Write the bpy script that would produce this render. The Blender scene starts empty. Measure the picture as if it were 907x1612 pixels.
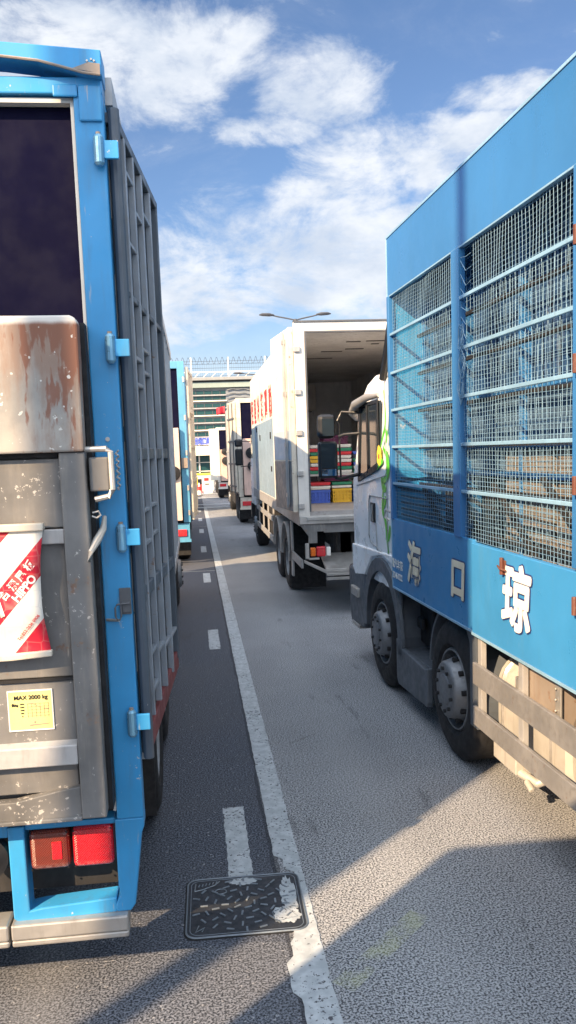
import bpy, bmesh, math, random
from mathutils import Vector, Matrix
from math import sin, cos, pi, radians
random.seed(7)
S = bpy.context.scene
C = S.collection

# ---------------------------------------------------------------- camera
yaw, pit, rol = .109, .115, -.035
F = Vector((sin(yaw)*cos(pit), cos(yaw)*cos(pit), -sin(pit)))
R0 = Vector((cos(yaw), -sin(yaw), 0)); U0 = R0.cross(F)
R1 = R0*cos(rol)+U0*sin(rol); U1 = U0*cos(rol)-R0*sin(rol)
cd = bpy.data.cameras.new('camera'); cam = bpy.data.objects.new('camera', cd); C.objects.link(cam)
cam.matrix_world = Matrix(((R1.x, U1.x, -F.x, 0), (R1.y, U1.y, -F.y, 0), (R1.z, U1.z, -F.z, 2.259), (0, 0, 0, 1)))
cd.sensor_fit = 'VERTICAL'; cd.sensor_height = 24; cd.lens = 1312.9/1612*24
cd.shift_y = 56.24/1612; cd.clip_start = .05; cd.clip_end = 3000
S.camera = cam

# ---------------------------------------------------------------- node maths
class E_:
    def __init__(s, nt, sock): s.nt, s.s = nt, sock
    def _m(s, op, *a):
        n = s.nt.nodes.new('ShaderNodeMath'); n.operation = op
        for i, v in enumerate((s,)+a):
            if isinstance(v, E_): s.nt.links.new(v.s, n.inputs[i])
            else: n.inputs[i].default_value = v
        return E_(s.nt, n.outputs[0])
    def __add__(s, o): return s._m('ADD', o)
    def __sub__(s, o): return s._m('SUBTRACT', o)
    def __mul__(s, o): return s._m('MULTIPLY', o)
    def __truediv__(s, o): return s._m('DIVIDE', o)
    def mx(s, o): return s._m('MAXIMUM', o)
    def mn(s, o): return s._m('MINIMUM', o)
    def gt(s, o): return s._m('GREATER_THAN', o)
    def lt(s, o): return s._m('LESS_THAN', o)
    def pw(s, o): return s._m('POWER', o)
    def fn(s, op, *a): return s._m(op, *a)
    def ss(s, a, b, lo=0., hi=1.):
        n = s.nt.nodes.new('ShaderNodeMapRange'); n.interpolation_type = 'SMOOTHSTEP'
        s.nt.links.new(s.s, n.inputs[0])
        for i, v in enumerate((a, b, lo, hi)): n.inputs[i+1].default_value = v
        return E_(s.nt, n.outputs[0])
def coords(nt, kind='Object', scale=(1, 1, 1)):
    tc = nt.nodes.new('ShaderNodeTexCoord'); mp = nt.nodes.new('ShaderNodeMapping')
    mp.inputs['Scale'].default_value = scale
    nt.links.new(tc.outputs[kind], mp.inputs[0]); return mp.outputs[0]
def xyz(nt, vec):
    n = nt.nodes.new('ShaderNodeSeparateXYZ'); nt.links.new(vec, n.inputs[0])
    return [E_(nt, o) for o in n.outputs]
def noise(nt, vec, scale, detail=4, rough=.55, dist=0):
    n = nt.nodes.new('ShaderNodeTexNoise'); nt.links.new(vec, n.inputs['Vector'])
    n.inputs['Scale'].default_value = scale; n.inputs['Detail'].default_value = detail
    n.inputs['Roughness'].default_value = rough; n.inputs['Distortion'].default_value = dist
    return E_(nt, n.outputs[0])
def voro(nt, vec, scale, out='Distance'):
    n = nt.nodes.new('ShaderNodeTexVoronoi'); nt.links.new(vec, n.inputs['Vector'])
    n.inputs['Scale'].default_value = scale
    return E_(nt, n.outputs[out])
def mix(nt, fac, a, b):
    n = nt.nodes.new('ShaderNodeMix'); n.data_type = 'RGBA'
    if isinstance(fac, E_): nt.links.new(fac.s, n.inputs[0])
    else: n.inputs[0].default_value = fac
    for k, v in ((6, a), (7, b)):
        if isinstance(v, tuple): n.inputs[k].default_value = (*v[:3], 1)
        else: nt.links.new(v, n.inputs[k])
    return n.outputs[2]

# ---------------------------------------------------------------- sky and sun
az, el = radians(46), radians(30.5)
W = bpy.data.worlds.new('World'); S.world = W; W.use_nodes = True
nt = W.node_tree; bg = nt.nodes['Background']
sky = nt.nodes.new('ShaderNodeTexSky'); sky.sky_type = 'NISHITA'; sky.sun_disc = False
sky.sun_elevation = el; sky.sun_rotation = az+pi; sky.dust_density = .6; sky.ozone_density = 3.0; sky.air_density = 1.0
v = coords(nt, 'Generated'); x, y, z = xyz(nt, v)
A = x.fn('ARCTAN2', y); Ez = z.fn('ARCSINE')
blobs = [(-0.1, 0.42, 0.171, 0.043), (-0.018, 0.392, 0.064, 0.032), (0.055, 0.435, 0.043, 0.021), (0.168, 0.389, 0.068, 0.034), (0.109, 0.348, 0.051, 0.014), (0.266, 0.313, 0.129, 0.036), (0.344, 0.334, 0.043, 0.016), (0.118, 0.223, 0.164, 0.057), (0.227, 0.184, 0.186, 0.05), (0.028, 0.178, 0.107, 0.043), (0.371, 0.366, 0.054, 0.014), (0.258, 0.253, 0.043, 0.016), (-0.151, 0.372, 0.086, 0.021), (0.172, 0.281, 0.079, 0.025),
         (-1.2, .5, .3, .08), (-.8, .25, .4, .06), (1.1, .35, .4, .08), (2.0, .4, .4, .1), (-2.2, .4, .4, .1)]
tot = None
for a, e, ra, re in blobs:
    q = (((A-a)/(ra*1.25)).pw(2) + ((Ez-e)/(re*1.25)).pw(2))
    g = q.ss(0., 1.7, 1., 0.)
    tot = g if tot is None else tot.mx(g)
cv = coords(nt, 'Generated', (1, 1, 1.9))
n1 = noise(nt, cv, 7.5, 9, .66, .4); n2 = noise(nt, cv, 26, 6, .6)
dens = (tot*.49 + (n1-.5)*1.7 + (n2-.5)*.45)
cl = dens.ss(.06, .62)
thin = (n1.ss(.42, .75)*Ez.ss(.0, .40, .8, .1)) .mx(Ez.ss(.0, .20, .75, 0))
over = z.ss(.62, .85).mx(y.ss(-.1, -.5))*n1.ss(.28, .50)*.95     # added bright cloud out of view, overhead and behind, as fill light
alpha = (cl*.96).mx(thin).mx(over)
shade = noise(nt, cv, 11, 5, .6).ss(.3, .7, .0, 1.)
ccol = mix(nt, shade, (2.0, 2.25, 2.65), (2.9, 3.0, 3.15))
tint = nt.nodes.new('ShaderNodeMix'); tint.data_type = 'RGBA'; tint.blend_type = 'MULTIPLY'; tint.inputs[0].default_value = 1
nt.links.new(sky.outputs[0], tint.inputs[6]); tint.inputs[7].default_value = (.40, .42, .46, 1)
out = mix(nt, alpha, tint.outputs[2], ccol)
out = mix(nt, z.ss(.62, .85).mx(y.ss(-.1, -.5))*over, out, (5.6, 6.2, 7.1))  # lifts the unseen cloud's brightness for more fill
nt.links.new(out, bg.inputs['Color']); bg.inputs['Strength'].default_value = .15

ld = bpy.data.lights.new('sun', 'SUN'); ld.energy = 5.0; ld.angle = radians(.5); ld.color = (1, .72, .44)
sun = bpy.data.objects.new('sun', ld); C.objects.link(sun); sun.location = (-20, -20, 20)
sun.rotation_euler = Vector((sin(az)*cos(el), cos(az)*cos(el), -sin(el))).to_track_quat('-Z', 'Y').to_euler()
S.view_settings.view_transform = 'Standard'; S.view_settings.look = 'None'
S.view_settings.exposure = 1.18; S.view_settings.gamma = 1

# ---------------------------------------------------------------- materials
def newmat(name, rough=.5, metal=0.):
    m = bpy.data.materials.new(name); m.use_nodes = True
    b = m.node_tree.nodes['Principled BSDF']
    b.inputs['Roughness'].default_value = rough; b.inputs['Metallic'].default_value = metal
    return m, m.node_tree, b
def bump(nt, b, h, strength=.3, dist=.01):
    n = nt.nodes.new('ShaderNodeBump'); n.inputs['Strength'].default_value = strength; n.inputs['Distance'].default_value = dist
    nt.links.new(h.s, n.inputs['Height']); nt.links.new(n.outputs[0], b.inputs['Normal'])
def mat(name, col, rough=.5, metal=0., dirt=.3, dcol=(.12, .09, .06), sc=3., streak=True, rust=0., chips=0., var=.12, bmp=.05):
    """painted / metal surface: tone variation, vertical dirt streaks, rust patches, chips"""
    m, nt, b = newmat(name, rough, metal)
    v = coords(nt, 'Object'); vs = coords(nt, 'Object', (1, 1, .14) if streak else (1, 1, 1))
    big = noise(nt, v, sc*.7, 5); st = noise(nt, vs, sc*6, 5, .65)
    c = mix(nt, big.ss(.3, .7), tuple(k*(1-var) for k in col), tuple(min(1, k*(1+var)) for k in col))
    if dirt: c = mix(nt, (st.ss(.48, .78)*big.ss(.35, .65, .3, 1.))*dirt, c, dcol)
    if rust:
        r = noise(nt, v, sc*2.2, 8, .7); f = r.ss(.66-rust*.3, .74-rust*.3)
        rc = mix(nt, noise(nt, v, sc*9, 4).ss(.35, .65), (.15, .07, .04), (.26, .15, .09))
        c = mix(nt, f*.85, c, rc)
    if chips:
        k = noise(nt, v, 38, 5, .7)+(noise(nt, v, 3.5, 3)-.5)*.5; c = mix(nt, k.ss(.75-chips*.12, .77-chips*.12)*.8, c, (.55, .52, .48)); k2 = noise(nt, coords(nt, 'Object', (1, 1, .12)), 50, 3, .6)+(noise(nt, v, 5, 3)-.5)*.4; c = mix(nt, k2.ss(.72-chips*.1, .84-chips*.1)*.6, c, (.45, .42, .38))
    nt.links.new(c, b.inputs['Base Color'])
    rr = noise(nt, v, sc*4, 4).ss(.3, .7, max(.05, rough-.1), min(1, rough+.15)); nt.links.new(rr.s, b.inputs['Roughness'])
    if bmp: bump(nt, b, noise(nt, v, sc*5, 5), bmp, .01)
    return m
def plain(name, col, rough=.5, metal=0., emit=None):
    return mat(name, col, rough, metal, dirt=.15, var=.08, sc=8, bmp=.02)
BLUE = mat('truck_blue_paint', (.04, .29, .58), .38, 0, .6, (.10, .15, .20), 2.6, chips=.55, bmp=.02)
BLUE2 = mat('fascia_blue_paint', (.038, .17, .40), .36, 0, .30, (.07, .14, .20), .8, bmp=.006)
BLUE3 = mat('skirt_blue_paint', (.045, .24, .50), .36, 0, .35, (.10, .24, .34), 1.1, chips=.1, bmp=.01)
BLUETRIM = mat('pale_blue_metal', (.28, .47, .62), .4, .2, .3)
HING = mat('hinge_blue_metal', (.16, .36, .52), .35, .4, .4, (.3, .14, .06), 12, rust=.1)
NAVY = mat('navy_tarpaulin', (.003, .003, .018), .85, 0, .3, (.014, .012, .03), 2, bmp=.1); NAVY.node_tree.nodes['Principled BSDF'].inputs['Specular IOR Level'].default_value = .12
WIRE = mat('galvanised_wire', (.22, .38, .52), .45, .2, .35, (.2, .12, .08), 6, streak=False)
GREYM = mat('grey_lift_steel', (.165, .162, .158), .6, .15, .6, (.36, .32, .27), 3.4, rust=.10, chips=.6, var=.3, bmp=.05)
GREYD = mat('dark_grey_steel', (.10, .105, .115), .5, .2, .5, (.25, .24, .22), 3, chips=.3)
GREYL = mat('light_grey_steel', (.42, .41, .40), .45, .3, .4, (.16, .11, .07), 4, rust=.08)
ALU = mat('worn_aluminium', (.50, .48, .45), .38, .6, .4, (.2, .17, .13), 4)
GATE = mat('gate_grey_paint', (.085, .105, .13), .5, .15, .45, (.25, .22, .2), 3, chips=.2)
GATER2 = mat('gate_rib_steel', (.27, .30, .34), .45, .3, .5, (.35, .28, .2), 6, streak=False, rust=.12)
GATEP = mat('gate_panel_sheet', (.030, .038, .052), .55, .1, .5, (.16, .16, .17), 4)
GATER = mat('gate_red_rust', (.20, .05, .05), .6, .1, .5, (.15, .14, .15), 5, rust=.2)
BLACK = mat('black_rubber', (.012, .012, .014), .75, 0, .35, (.06, .055, .05), 4, streak=False, bmp=.1)
BLACKP = mat('black_plastic', (.012, .013, .016), .45, 0, .25, (.08, .08, .08), 4)
DARK = mat('dark_underbody', (.018, .018, .02), .7, 0, .4, (.07, .06, .05), 4)
RIM = mat('grey_wheel_steel', (.20, .21, .225), .45, .35, .45, (.06, .055, .05), 8, streak=False)
WHITE = mat('white_cab_paint', (.90, .92, .94), .3, 0, .02, (.5, .5, .48), 1.2, bmp=.004)
CREAM = mat('cream_box_paint', (.83, .77, .65), .45, 0, .22, (.5, .36, .2), 2, rust=.02, bmp=.03)
CREAMR = mat('rusty_cream_frame', (.62, .56, .46), .5, 0, .4, (.3, .2, .1), 5, rust=.22, chips=.2)
OFFW = mat('offwhite_panel', (.70, .66, .60), .5, 0, .4, (.3, .22, .15), 3, rust=.06)
TAN = mat('dusty_tan_metal', (.50, .475, .43), .5, .2, .5, (.22, .17, .12), 3, rust=.05)
RAILM = mat('guard_rail_steel', (.34, .325, .31), .4, .45, .6, (.14, .12, .10), 5, streak=False, rust=.2)
RUSTP = mat('rusty_panel', (.30, .25, .21), .6, .1, .6, (.2, .1, .05), 4, rust=.3)
def lens(name, col):
    m, nt, b = newmat(name, .22); v = coords(nt); x, y, z = xyz(nt, v)
    g = (x*620.).fn('SINE')*(z*620.).fn('SINE'); bump(nt, b, g, .5, .003)
    dk = noise(nt, v, 30, 4).ss(.45, .75)*.35
    c = mix(nt, dk, col, (col[0]*.35, col[1]*.6+.01, col[2]*.6+.01)); c = mix(nt, z.ss(.598, .63, .55, 0)*noise(nt, v, 80, 3).ss(.3, .7), c, (.45, .30, .28))
    nt.links.new(c, b.inputs['Base Color']); b.inputs['Coat Weight'].default_value = .5; return m
RED = lens('red_lens', (.62, .01, .02)); ORANGE = plain('orange_lens', (.75, .16, .02), .25)
DRED = lens('dark_red_lens', (.17, .025, .012))
GREENL = plain('green_leaf_decal', (.10, .50, .03), .4); YELLOW = plain('yellow_decal', (.80, .62, .06), .4)
REDTXT = plain('red_lettering', (.62, .03, .03), .5); WHTXT = plain('white_lettering', (.82, .80, .74), .5)
DBTXT = plain('navy_outline', (.02, .04, .16), .5); CRMTXT = plain('cream_lettering', (.80, .72, .55), .5)
STRIP = plain('offwhite_rubber_seal', (.55, .55, .52), .6)
INT = mat('van_interior_panel', (.78, .77, .75), .6, 0, .5, (.22, .21, .20), 2.5)
CONC = mat('building_concrete', (.27, .28, .28), .7, 0, .3, sc=.5)
CONCG = mat('building_green_band', (.28, .34, .31), .6, 0, .2, sc=.5)
STONE = mat('canopy_cream', (.80, .76, .62), .6, 0, .1, sc=1)
POLE = mat('lamp_pole_grey', (.08, .085, .10), .5, .3, .2)
BLK = plain('black_ink', (.02, .02, .02), .5)
def glass(name, col, rough=.08):
    m, nt, b = newmat(name, rough); b.inputs['Base Color'].default_value = (*col, 1); b.inputs['IOR'].default_value = 1.38
    v = coords(nt); bump(nt, b, noise(nt, v, 1.2, 2), .04, .02); return m
GLASS = glass('dark_window_glass', (.02, .03, .04)); GLASSG = glass('green_facade_glass', (.015, .06, .065), .2)
MIR = newmat('mirror_glass', .03, 1.)[0]; MIR.node_tree.nodes['Principled BSDF'].inputs['Base Color'].default_value = (.5, .55, .6, 1)

def rusty_plate():
    m, nt, b = newmat('rusty_lift_plate', .75, .0)
    v = coords(nt); vs = coords(nt, 'Object', (1, 1, .22)); x, y, z = xyz(nt, v)
    n = noise(nt, vs, 12, 8, .7); g = noise(nt, v, 5, 6, .6); e = noise(nt, v, 3, 3)
    base = mix(nt, g.ss(.3, .7), (.26, .255, .24), (.40, .37, .33))
    edge = x.ss(-.60, -.13, 0, .42) + z.ss(2.45, 2.76, 0, .30)
    c = mix(nt, (n+edge-.22+(e-.5)*.5).ss(.50, .84)*.8, base, (.25, .155, .11))
    c = mix(nt, (noise(nt, vs, 26, 5)+edge*.5).ss(.72, .80)*.8, c, (.21, .075, .04))
    c = mix(nt, noise(nt, v, 45, 3).ss(.68, .71), c, (.62, .60, .55))
    c = mix(nt, (z+g*.03).ss(2.755, 2.775), c, (.70, .66, .60))
    nt.links.new(c, b.inputs['Base Color']); bump(nt, b, n, .15, .01); return m
RPLATE = rusty_plate()
def banner_mat():
    m, nt, b = newmat('striped_banner_cloth', .55)
    v = coords(nt); x, y, z = xyz(nt, v)
    s = z - x*1.13
    red = s.gt(.13)._m('ADD', s.lt(-.025)*s.gt(-.153)).__add__(s.lt(-.314)).mn(1.)
    hexn = voro(nt, coords(nt, 'Object', (1, 0, 1)), 16, 'Distance')
    vd = nt.nodes.new('ShaderNodeTexVoronoi'); vd.feature = 'DISTANCE_TO_EDGE'; vd.inputs['Scale'].default_value = 15; vd.inputs['Randomness'].default_value = .25
    nt.links.new(v, vd.inputs['Vector']); ed = E_(nt, vd.outputs[0]).ss(.0, .045, 1, 0)
    w = mix(nt, ed*.35, (.78, .74, .66), (.5, .5, .5)); r = mix(nt, ed*.4, (.60, .012, .035), (.7, .25, .2))
    c = mix(nt, red, w, r)
    c = mix(nt, noise(nt, v, 14, 6, .6).ss(.5, .8)*.35, c, (.4, .35, .3))
    nt.links.new(c, b.inputs['Base Color']); return m
BANNER = banner_mat()
def asphalt():
    m, nt, b = newmat('asphalt', .82)
    v = coords(nt); x, y, z = xyz(nt, v)
    wob = (noise(nt, v, 1.5, 4)-.5)*.05
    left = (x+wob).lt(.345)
    fine = noise(nt, v, 98, 3, .6); st = voro(nt, v, 90, 'Color'); big = noise(nt, v, .9, 5); med = noise(nt, v, 9, 5, .6)
    stc = E_(nt, st.s)
    sp = stc.ss(.55, .97)*fine.ss(.38, .62)
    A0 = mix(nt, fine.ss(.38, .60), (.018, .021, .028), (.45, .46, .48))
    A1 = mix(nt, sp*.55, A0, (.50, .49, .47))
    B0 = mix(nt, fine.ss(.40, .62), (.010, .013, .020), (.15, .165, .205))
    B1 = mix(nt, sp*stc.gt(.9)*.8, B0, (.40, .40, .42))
    near = y.ss(3.2, 4.2, 1, 0)      # mask of the sunlit near strip, left without effect
    near_lit = near*.0
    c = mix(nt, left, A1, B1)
    c = mix(nt, (y+wob*4).lt(3.62)*left*.18, c, A1)  # sunlight painted into the near left lane as a paler tone
    c = mix(nt, big.ss(.35, .65)*.20, c, (.10, .10, .105))
    wear = ((x-1.0+wob*3).fn('ABSOLUTE').ss(.0, .28, 1, 0)).mx((x+.75+wob*3).fn('ABSOLUTE').ss(.0, .25, 1, 0)); c = mix(nt, wear*.16, c, (.36, .36, .36))
    stain = (noise(nt, coords(nt, 'Object', (1, .25, 1)), 2.6, 5, .65)).ss(.60, .68)*.35; c = mix(nt, stain, c, (.045, .045, .05))
    light_streak = (y+wob-16.2).fn('ABSOLUTE').lt(.035)*x.lt(.34); c = mix(nt, light_streak*.7, c, (.4, .39, .36))  # pale band painted for the streak of light across the left lane
    oil = noise(nt, v, 1.3, 3).ss(.62, .8)*.3; c = mix(nt, oil, c, (.03, .03, .03))
    vor = nt.nodes.new('ShaderNodeTexVoronoi'); vor.feature = 'DISTANCE_TO_EDGE'; vor.inputs['Scale'].default_value = .55
    dist = coords(nt, 'Object'); nt.links.new(dist, vor.inputs['Vector'])
    cr = (E_(nt, vor.outputs[0])+(med-.5)*.03).ss(.0, .006, 1, 0)*big.gt(.62); c = mix(nt, cr*.35, c, (.02, .02, .02))
    seam = (x+wob*1.5-.345).fn('ABSOLUTE').lt(.02); c = mix(nt, seam*.6, c, (.02, .02, .025))
    seam2 = (y+wob-26.3).fn('ABSOLUTE').lt(.05); c = mix(nt, seam2*.6, c, (.3, .29, .27))
    # rubbed-out yellow marking
    yx = ((x-.76)*.72-(y-3.5)*.69).fn('ABSOLUTE').lt(.055)*((x-.76)*.69+(y-3.5)*.72).fn('ABSOLUTE').lt(.34)
    c = mix(nt, yx*med.ss(.36, .66)*.26, c, (.50, .52, .20))
    nt.links.new(c, b.inputs['Base Color']); bump(nt, b, fine+stc*.4, .35, .003)
    b.inputs['Specular IOR Level'].default_value = .35
    return m
ASPH = asphalt()
def paint():
    m, nt, b = newmat('worn_road_paint', .7)
    v = coords(nt); n = noise(nt, v, 42, 5, .65); big = noise(nt, v, 4, 4)
    c = mix(nt, noise(nt, v, 16, 5).ss(.35, .7), (.36, .39, .41), (.50, .53, .55))
    c = mix(nt, (n+big*.35-.17).ss(.585, .63), c, (.07, .07, .08))
    nt.links.new(c, b.inputs['Base Color']); bump(nt, b, n, .3, .004); return m
PAINT = paint()

# ---------------------------------------------------------------- mesh helpers
SPLIT = set('lift_upright side_post mesh_support_bar mud_flap mirror_arm tank_strap guard_rail guard_post wheel_arch chassis bolts lift_panel pale_board tan_board weather_strip hinges rusty_hinge tool_box_catch tier_frame lamp_bracket hose side_rail rear_sill side_door_catch canopy lift_gap_shade rear_bumper cargo_shelf door_seal rear_crossmember tan_side_sheet side_guard window lift_crossbar cooling_unit'.split())
class MB:
    def __init__(s): s.bm = bmesh.new()
    def _v(s, p): return s.bm.verts.new(p)
    def box(s, x0, x1, y0, y1, z0, z1, M=None):
        vs = [s._v((x, y, z)) for x in (x0, x1) for y in (y0, y1) for z in (z0, z1)]
        if M is not None:
            for v_ in vs: v_.co = M @ v_.co
        for f in ((0, 1, 3, 2), (4, 6, 7, 5), (0, 4, 5, 1), (2, 3, 7, 6), (0, 2, 6, 4), (1, 5, 7, 3)):
            s.bm.faces.new([vs[i] for i in f])
        return s
    def bar(s, a, b, w, h=None, up=(0, 0, 1)):
        a, b = Vector(a), Vector(b); d = (b-a); L = d.length; d.normalize(); h = h or w
        u = Vector(up)
        if abs(d.dot(u)) > .95: u = Vector((0, 1, 0))
        r = d.cross(u).normalized(); u = r.cross(d)
        M = Matrix(((r.x, d.x, u.x, a.x), (r.y, d.y, u.y, a.y), (r.z, d.z, u.z, a.z), (0, 0, 0, 1)))
        return s.box(-w/2, w/2, 0, L, -h/2, h/2, M)
    def tube(s, pts, r, n=8, cap=True):
        pts = [Vector(p) for p in pts]; rings = []
        for i, p in enumerate(pts):
            d = (pts[min(i+1, len(pts)-1)]-pts[max(i-1, 0)]).normalized()
            u = Vector((0, 0, 1)) if abs(d.z) < .9 else Vector((0, 1, 0))
            a = d.cross(u).normalized(); b = d.cross(a)
            rr = r[i] if isinstance(r, (list, tuple)) else r
            rings.append([s._v(p+a*cos(2*pi*k/n)*rr+b*sin(2*pi*k/n)*rr) for k in range(n)])
        for i in range(len(rings)-1):
            for k in range(n): s.bm.faces.new((rings[i][k], rings[i][(k+1) % n], rings[i+1][(k+1) % n], rings[i+1][k]))
        if cap: s.bm.faces.new(rings[0]); s.bm.faces.new(rings[-1])
        return s
    def lathe(s, prof, c, axis='x', n=40, sgn=1):
        rings = []
        for (a, r) in prof:
            ring = []
            for k in range(n):
                t = 2*pi*k/n
                if axis == 'x': p = (c[0]+sgn*a, c[1]+r*cos(t), c[2]+r*sin(t))
                elif axis == 'y': p = (c[0]+r*cos(t), c[1]+sgn*a, c[2]+r*sin(t))
                else: p = (c[0]+r*cos(t), c[1]+r*sin(t), c[2]+sgn*a)
                ring.append(s._v(p))
            rings.append(ring)
        for i in range(len(rings)-1):
            for k in range(n): s.bm.faces.new((rings[i][k], rings[i][(k+1) % n], rings[i+1][(k+1) % n], rings[i+1][k]))
        if prof[0][1] > 1e-4 and prof[0][1] < .12: s.bm.faces.new(rings[0])
        if prof[-1][1] < .3: s.bm.faces.new(rings[-1])
        return s
    def prism(s, pts, d, axis='y', o=0.):
        """polygon in the plane normal to axis, extruded from o to o+d"""
        def P(p, t):
            if axis == 'y': return (p[0], t, p[1])
            if axis == 'x': return (t, p[0], p[1])
            return (p[0], p[1], t)
        a = [s._v(P(p, o)) for p in pts]; b = [s._v(P(p, o+d)) for p in pts]
        s.bm.faces.new(a); s.bm.faces.new(b[::-1])
        for i in range(len(pts)):
            j = (i+1) % len(pts); s.bm.faces.new((a[i], b[i], b[j], a[j]))
        return s
    def loft(s, rings, caps=True):
        R = [[s._v(p) for p in r] for r in rings]; n = len(R[0])
        for i in range(len(R)-1):
            for k in range(n): s.bm.faces.new((R[i][k], R[i][(k+1) % n], R[i+1][(k+1) % n], R[i+1][k]))
        if caps: s.bm.faces.new(R[0]); s.bm.faces.new(R[-1])
        return s
    def pieces(s, gap=.012):
        """the bmesh cut into its far-apart pieces"""
        vs = list(s.bm.verts); idx = {v_: i for i, v_ in enumerate(vs)}; par = list(range(len(vs)))
        def find(a):
            while par[a] != a: par[a] = par[par[a]]; a = par[a]
            return a
        for e_ in s.bm.edges: par[find(idx[e_.verts[0]])] = find(idx[e_.verts[1]])
        isl = {}
        for v_ in vs: isl.setdefault(find(idx[v_]), []).append(v_)
        G = []
        for L in isl.values():
            lo = [min(v_.co[k] for v_ in L)-gap for k in range(3)]; hi = [max(v_.co[k] for v_ in L)+gap for k in range(3)]; G.append([L, lo, hi])
        ch_ = True
        P2 = list(range(len(G)))
        def f2(a):
            while P2[a] != a: a = P2[a]
            return a
        for i in range(len(G)):
            for j in range(i):
                if all(G[i][1][k] <= G[j][2][k] and G[j][1][k] <= G[i][2][k] for k in range(3)): P2[f2(i)] = f2(j)
        out = {}
        for i in range(len(G)): out.setdefault(f2(i), []).extend(G[i][0])
        return list(out.values())
    def build(s, name, m, parent=None, bev=0., smooth=False, seg=2):
        if name in SPLIT and parent is not None:
            ps = s.pieces()
            if 1 < len(ps) <= 60:
                first = None
                for L in ps:
                    keep = set(L); q = MB(); mp = {v_: q.bm.verts.new(v_.co) for v_ in L}
                    for f_ in s.bm.faces:
                        if f_.verts[0] in keep: q.bm.faces.new([mp[v_] for v_ in f_.verts])
                    o = q._build(name, m, parent, bev, smooth, seg); first = first or o
                s.bm.free(); return first
        return s._build(name, m, parent, bev, smooth, seg)
    def _build(s, name, m, parent=None, bev=0., smooth=False, seg=2):
        bmesh.ops.recalc_face_normals(s.bm, faces=s.bm.faces)
        me = bpy.data.meshes.new(name); s.bm.to_mesh(me); s.bm.free(); me.materials.append(m)
        if smooth:
            for p in me.polygons: p.use_smooth = True
            me.set_sharp_from_angle(angle=radians(38))
        o = bpy.data.objects.new(name, me); C.objects.link(o)
        if parent is not None: o.parent = parent
        if bev:
            b = o.modifiers.new('bevel', 'BEVEL'); b.width = bev; b.segments = seg; b.limit_method = 'ANGLE'; b.angle_limit = radians(40)
        return o
def thing(name, label, cat, loc=(0, 0, 0), rz=0., group=None):
    o = bpy.data.objects.new(name, None); C.objects.link(o); o.empty_display_size = .2
    o.location = loc; o.rotation_euler = (0, 0, rz); o['label'] = label; o['category'] = cat
    if group: o['group'] = group
    return o
def tag(o, label, cat, group=None):
    o['label'] = label; o['category'] = cat
    if group: o['group'] = group
    return o
def struct(o): o['kind'] = 'structure'; return o
REAR = Matrix(((1, 0, 0), (0, 0, -1), (0, 1, 0))).to_4x4()      # reads when seen from -y
SIDE = Matrix(((0, 0, -1), (-1, 0, 0), (0, 1, 0))).to_4x4()     # reads when seen from -x
def text(name, body, loc, size, M, m, parent, extr=.002, off=0., sx=1., rot=0., sy=1., shear=0.):
    c = bpy.data.curves.new(name, 'FONT'); c.body = body; c.size = size; c.extrude = extr; c.offset = off; c.shear = shear
    c.align_x = 'CENTER'; c.align_y = 'CENTER'
    t = bpy.data.objects.new(name, c); C.objects.link(t)
    dg = bpy.context.evaluated_depsgraph_get(); dg.update()
    me = bpy.data.meshes.new_from_object(t.evaluated_get(dg)); C.objects.unlink(t); bpy.data.objects.remove(t)
    me.transform(Matrix.Translation(loc) @ M @ Matrix.Rotation(rot, 4, 'Z') @ Matrix.Diagonal((sx, sy, 1, 1)))
    me.materials.clear(); me.materials.append(m)
    o = bpy.data.objects.new(name, me); C.objects.link(o); o.parent = parent
    return o

# ---------------------------------------------------------------- wheels
def wheel(parent, x, y, side, kind='front', r=.51, w=.30):
    """x = outer face, side = +1 when the outer face looks towards -x"""
    c = (x, y, r)
    t = MB().lathe([(.03, .30), (.0, .33), (-.006, .38), (.0, .44), (.022, .485), (.045, .505), (.06, r), (w-.06, r), (w-.04, .50), (w-.01, .46), (w, .36), (w-.03, .30)], c, 'x', 56, side)
    for k in range(4):   # tread grooves
        t.lathe([(.085+.043*k, r+.001), (.09+.043*k, r+.002)], c, 'x', 56, side)
    t = t.build('wheel', BLACK, parent, smooth=True)
    if kind == 'front':
        pr = [(.03, .30), (.012, .292), (.012, .28), (.09, .262), (.09, .245), (-.035, .205), (-.048, .196), (-.052, .185), (-.052, .115), (-.058, .108), (-.060, .10), (-.064, .0001)]
    else:
        pr = [(.03, .30), (.012, .292), (.012, .28), (.16, .255), (.165, .16), (.15, .15), (.05, .12), (.03, .105), (.025, .0001)]
    MB().lathe(pr, c, 'x', 48, side).build('rim', RIM, t, smooth=True)
    b = MB(); h = MB()
    for k in range(10):
        a = 2*pi*k/10+.2
        rr = .155 if kind == 'front' else .145
        xo = -.052 if kind == 'front' else .145
        p = (c[0]+side*xo, c[1]+rr*cos(a), c[2]+rr*sin(a))
        b.tube([p, (p[0]-side*.02, p[1], p[2])], .0135, 6)
        if kind == 'front':
            q = (c[0]-side*.004+side*.012, c[1]+.226*cos(a+.3), c[2]+.226*sin(a+.3))
            h.tube([(q[0]+side*.03, q[1], q[2]), (q[0]-side*.012, q[1], q[2])], .020, 8)
        else:
            q = (c[0]+side*.158, c[1]+.215*cos(a+.3), c[2]+.215*sin(a+.3))
            h.tube([(q[0]+side*.03, q[1], q[2]), (q[0]-side*.004, q[1], q[2])], .022, 8)
    b.build('wheel_bolts', BLACKP if kind == 'front' else RIM, t); h.build('hand_holes', BLACK, t)
    return t

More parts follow.
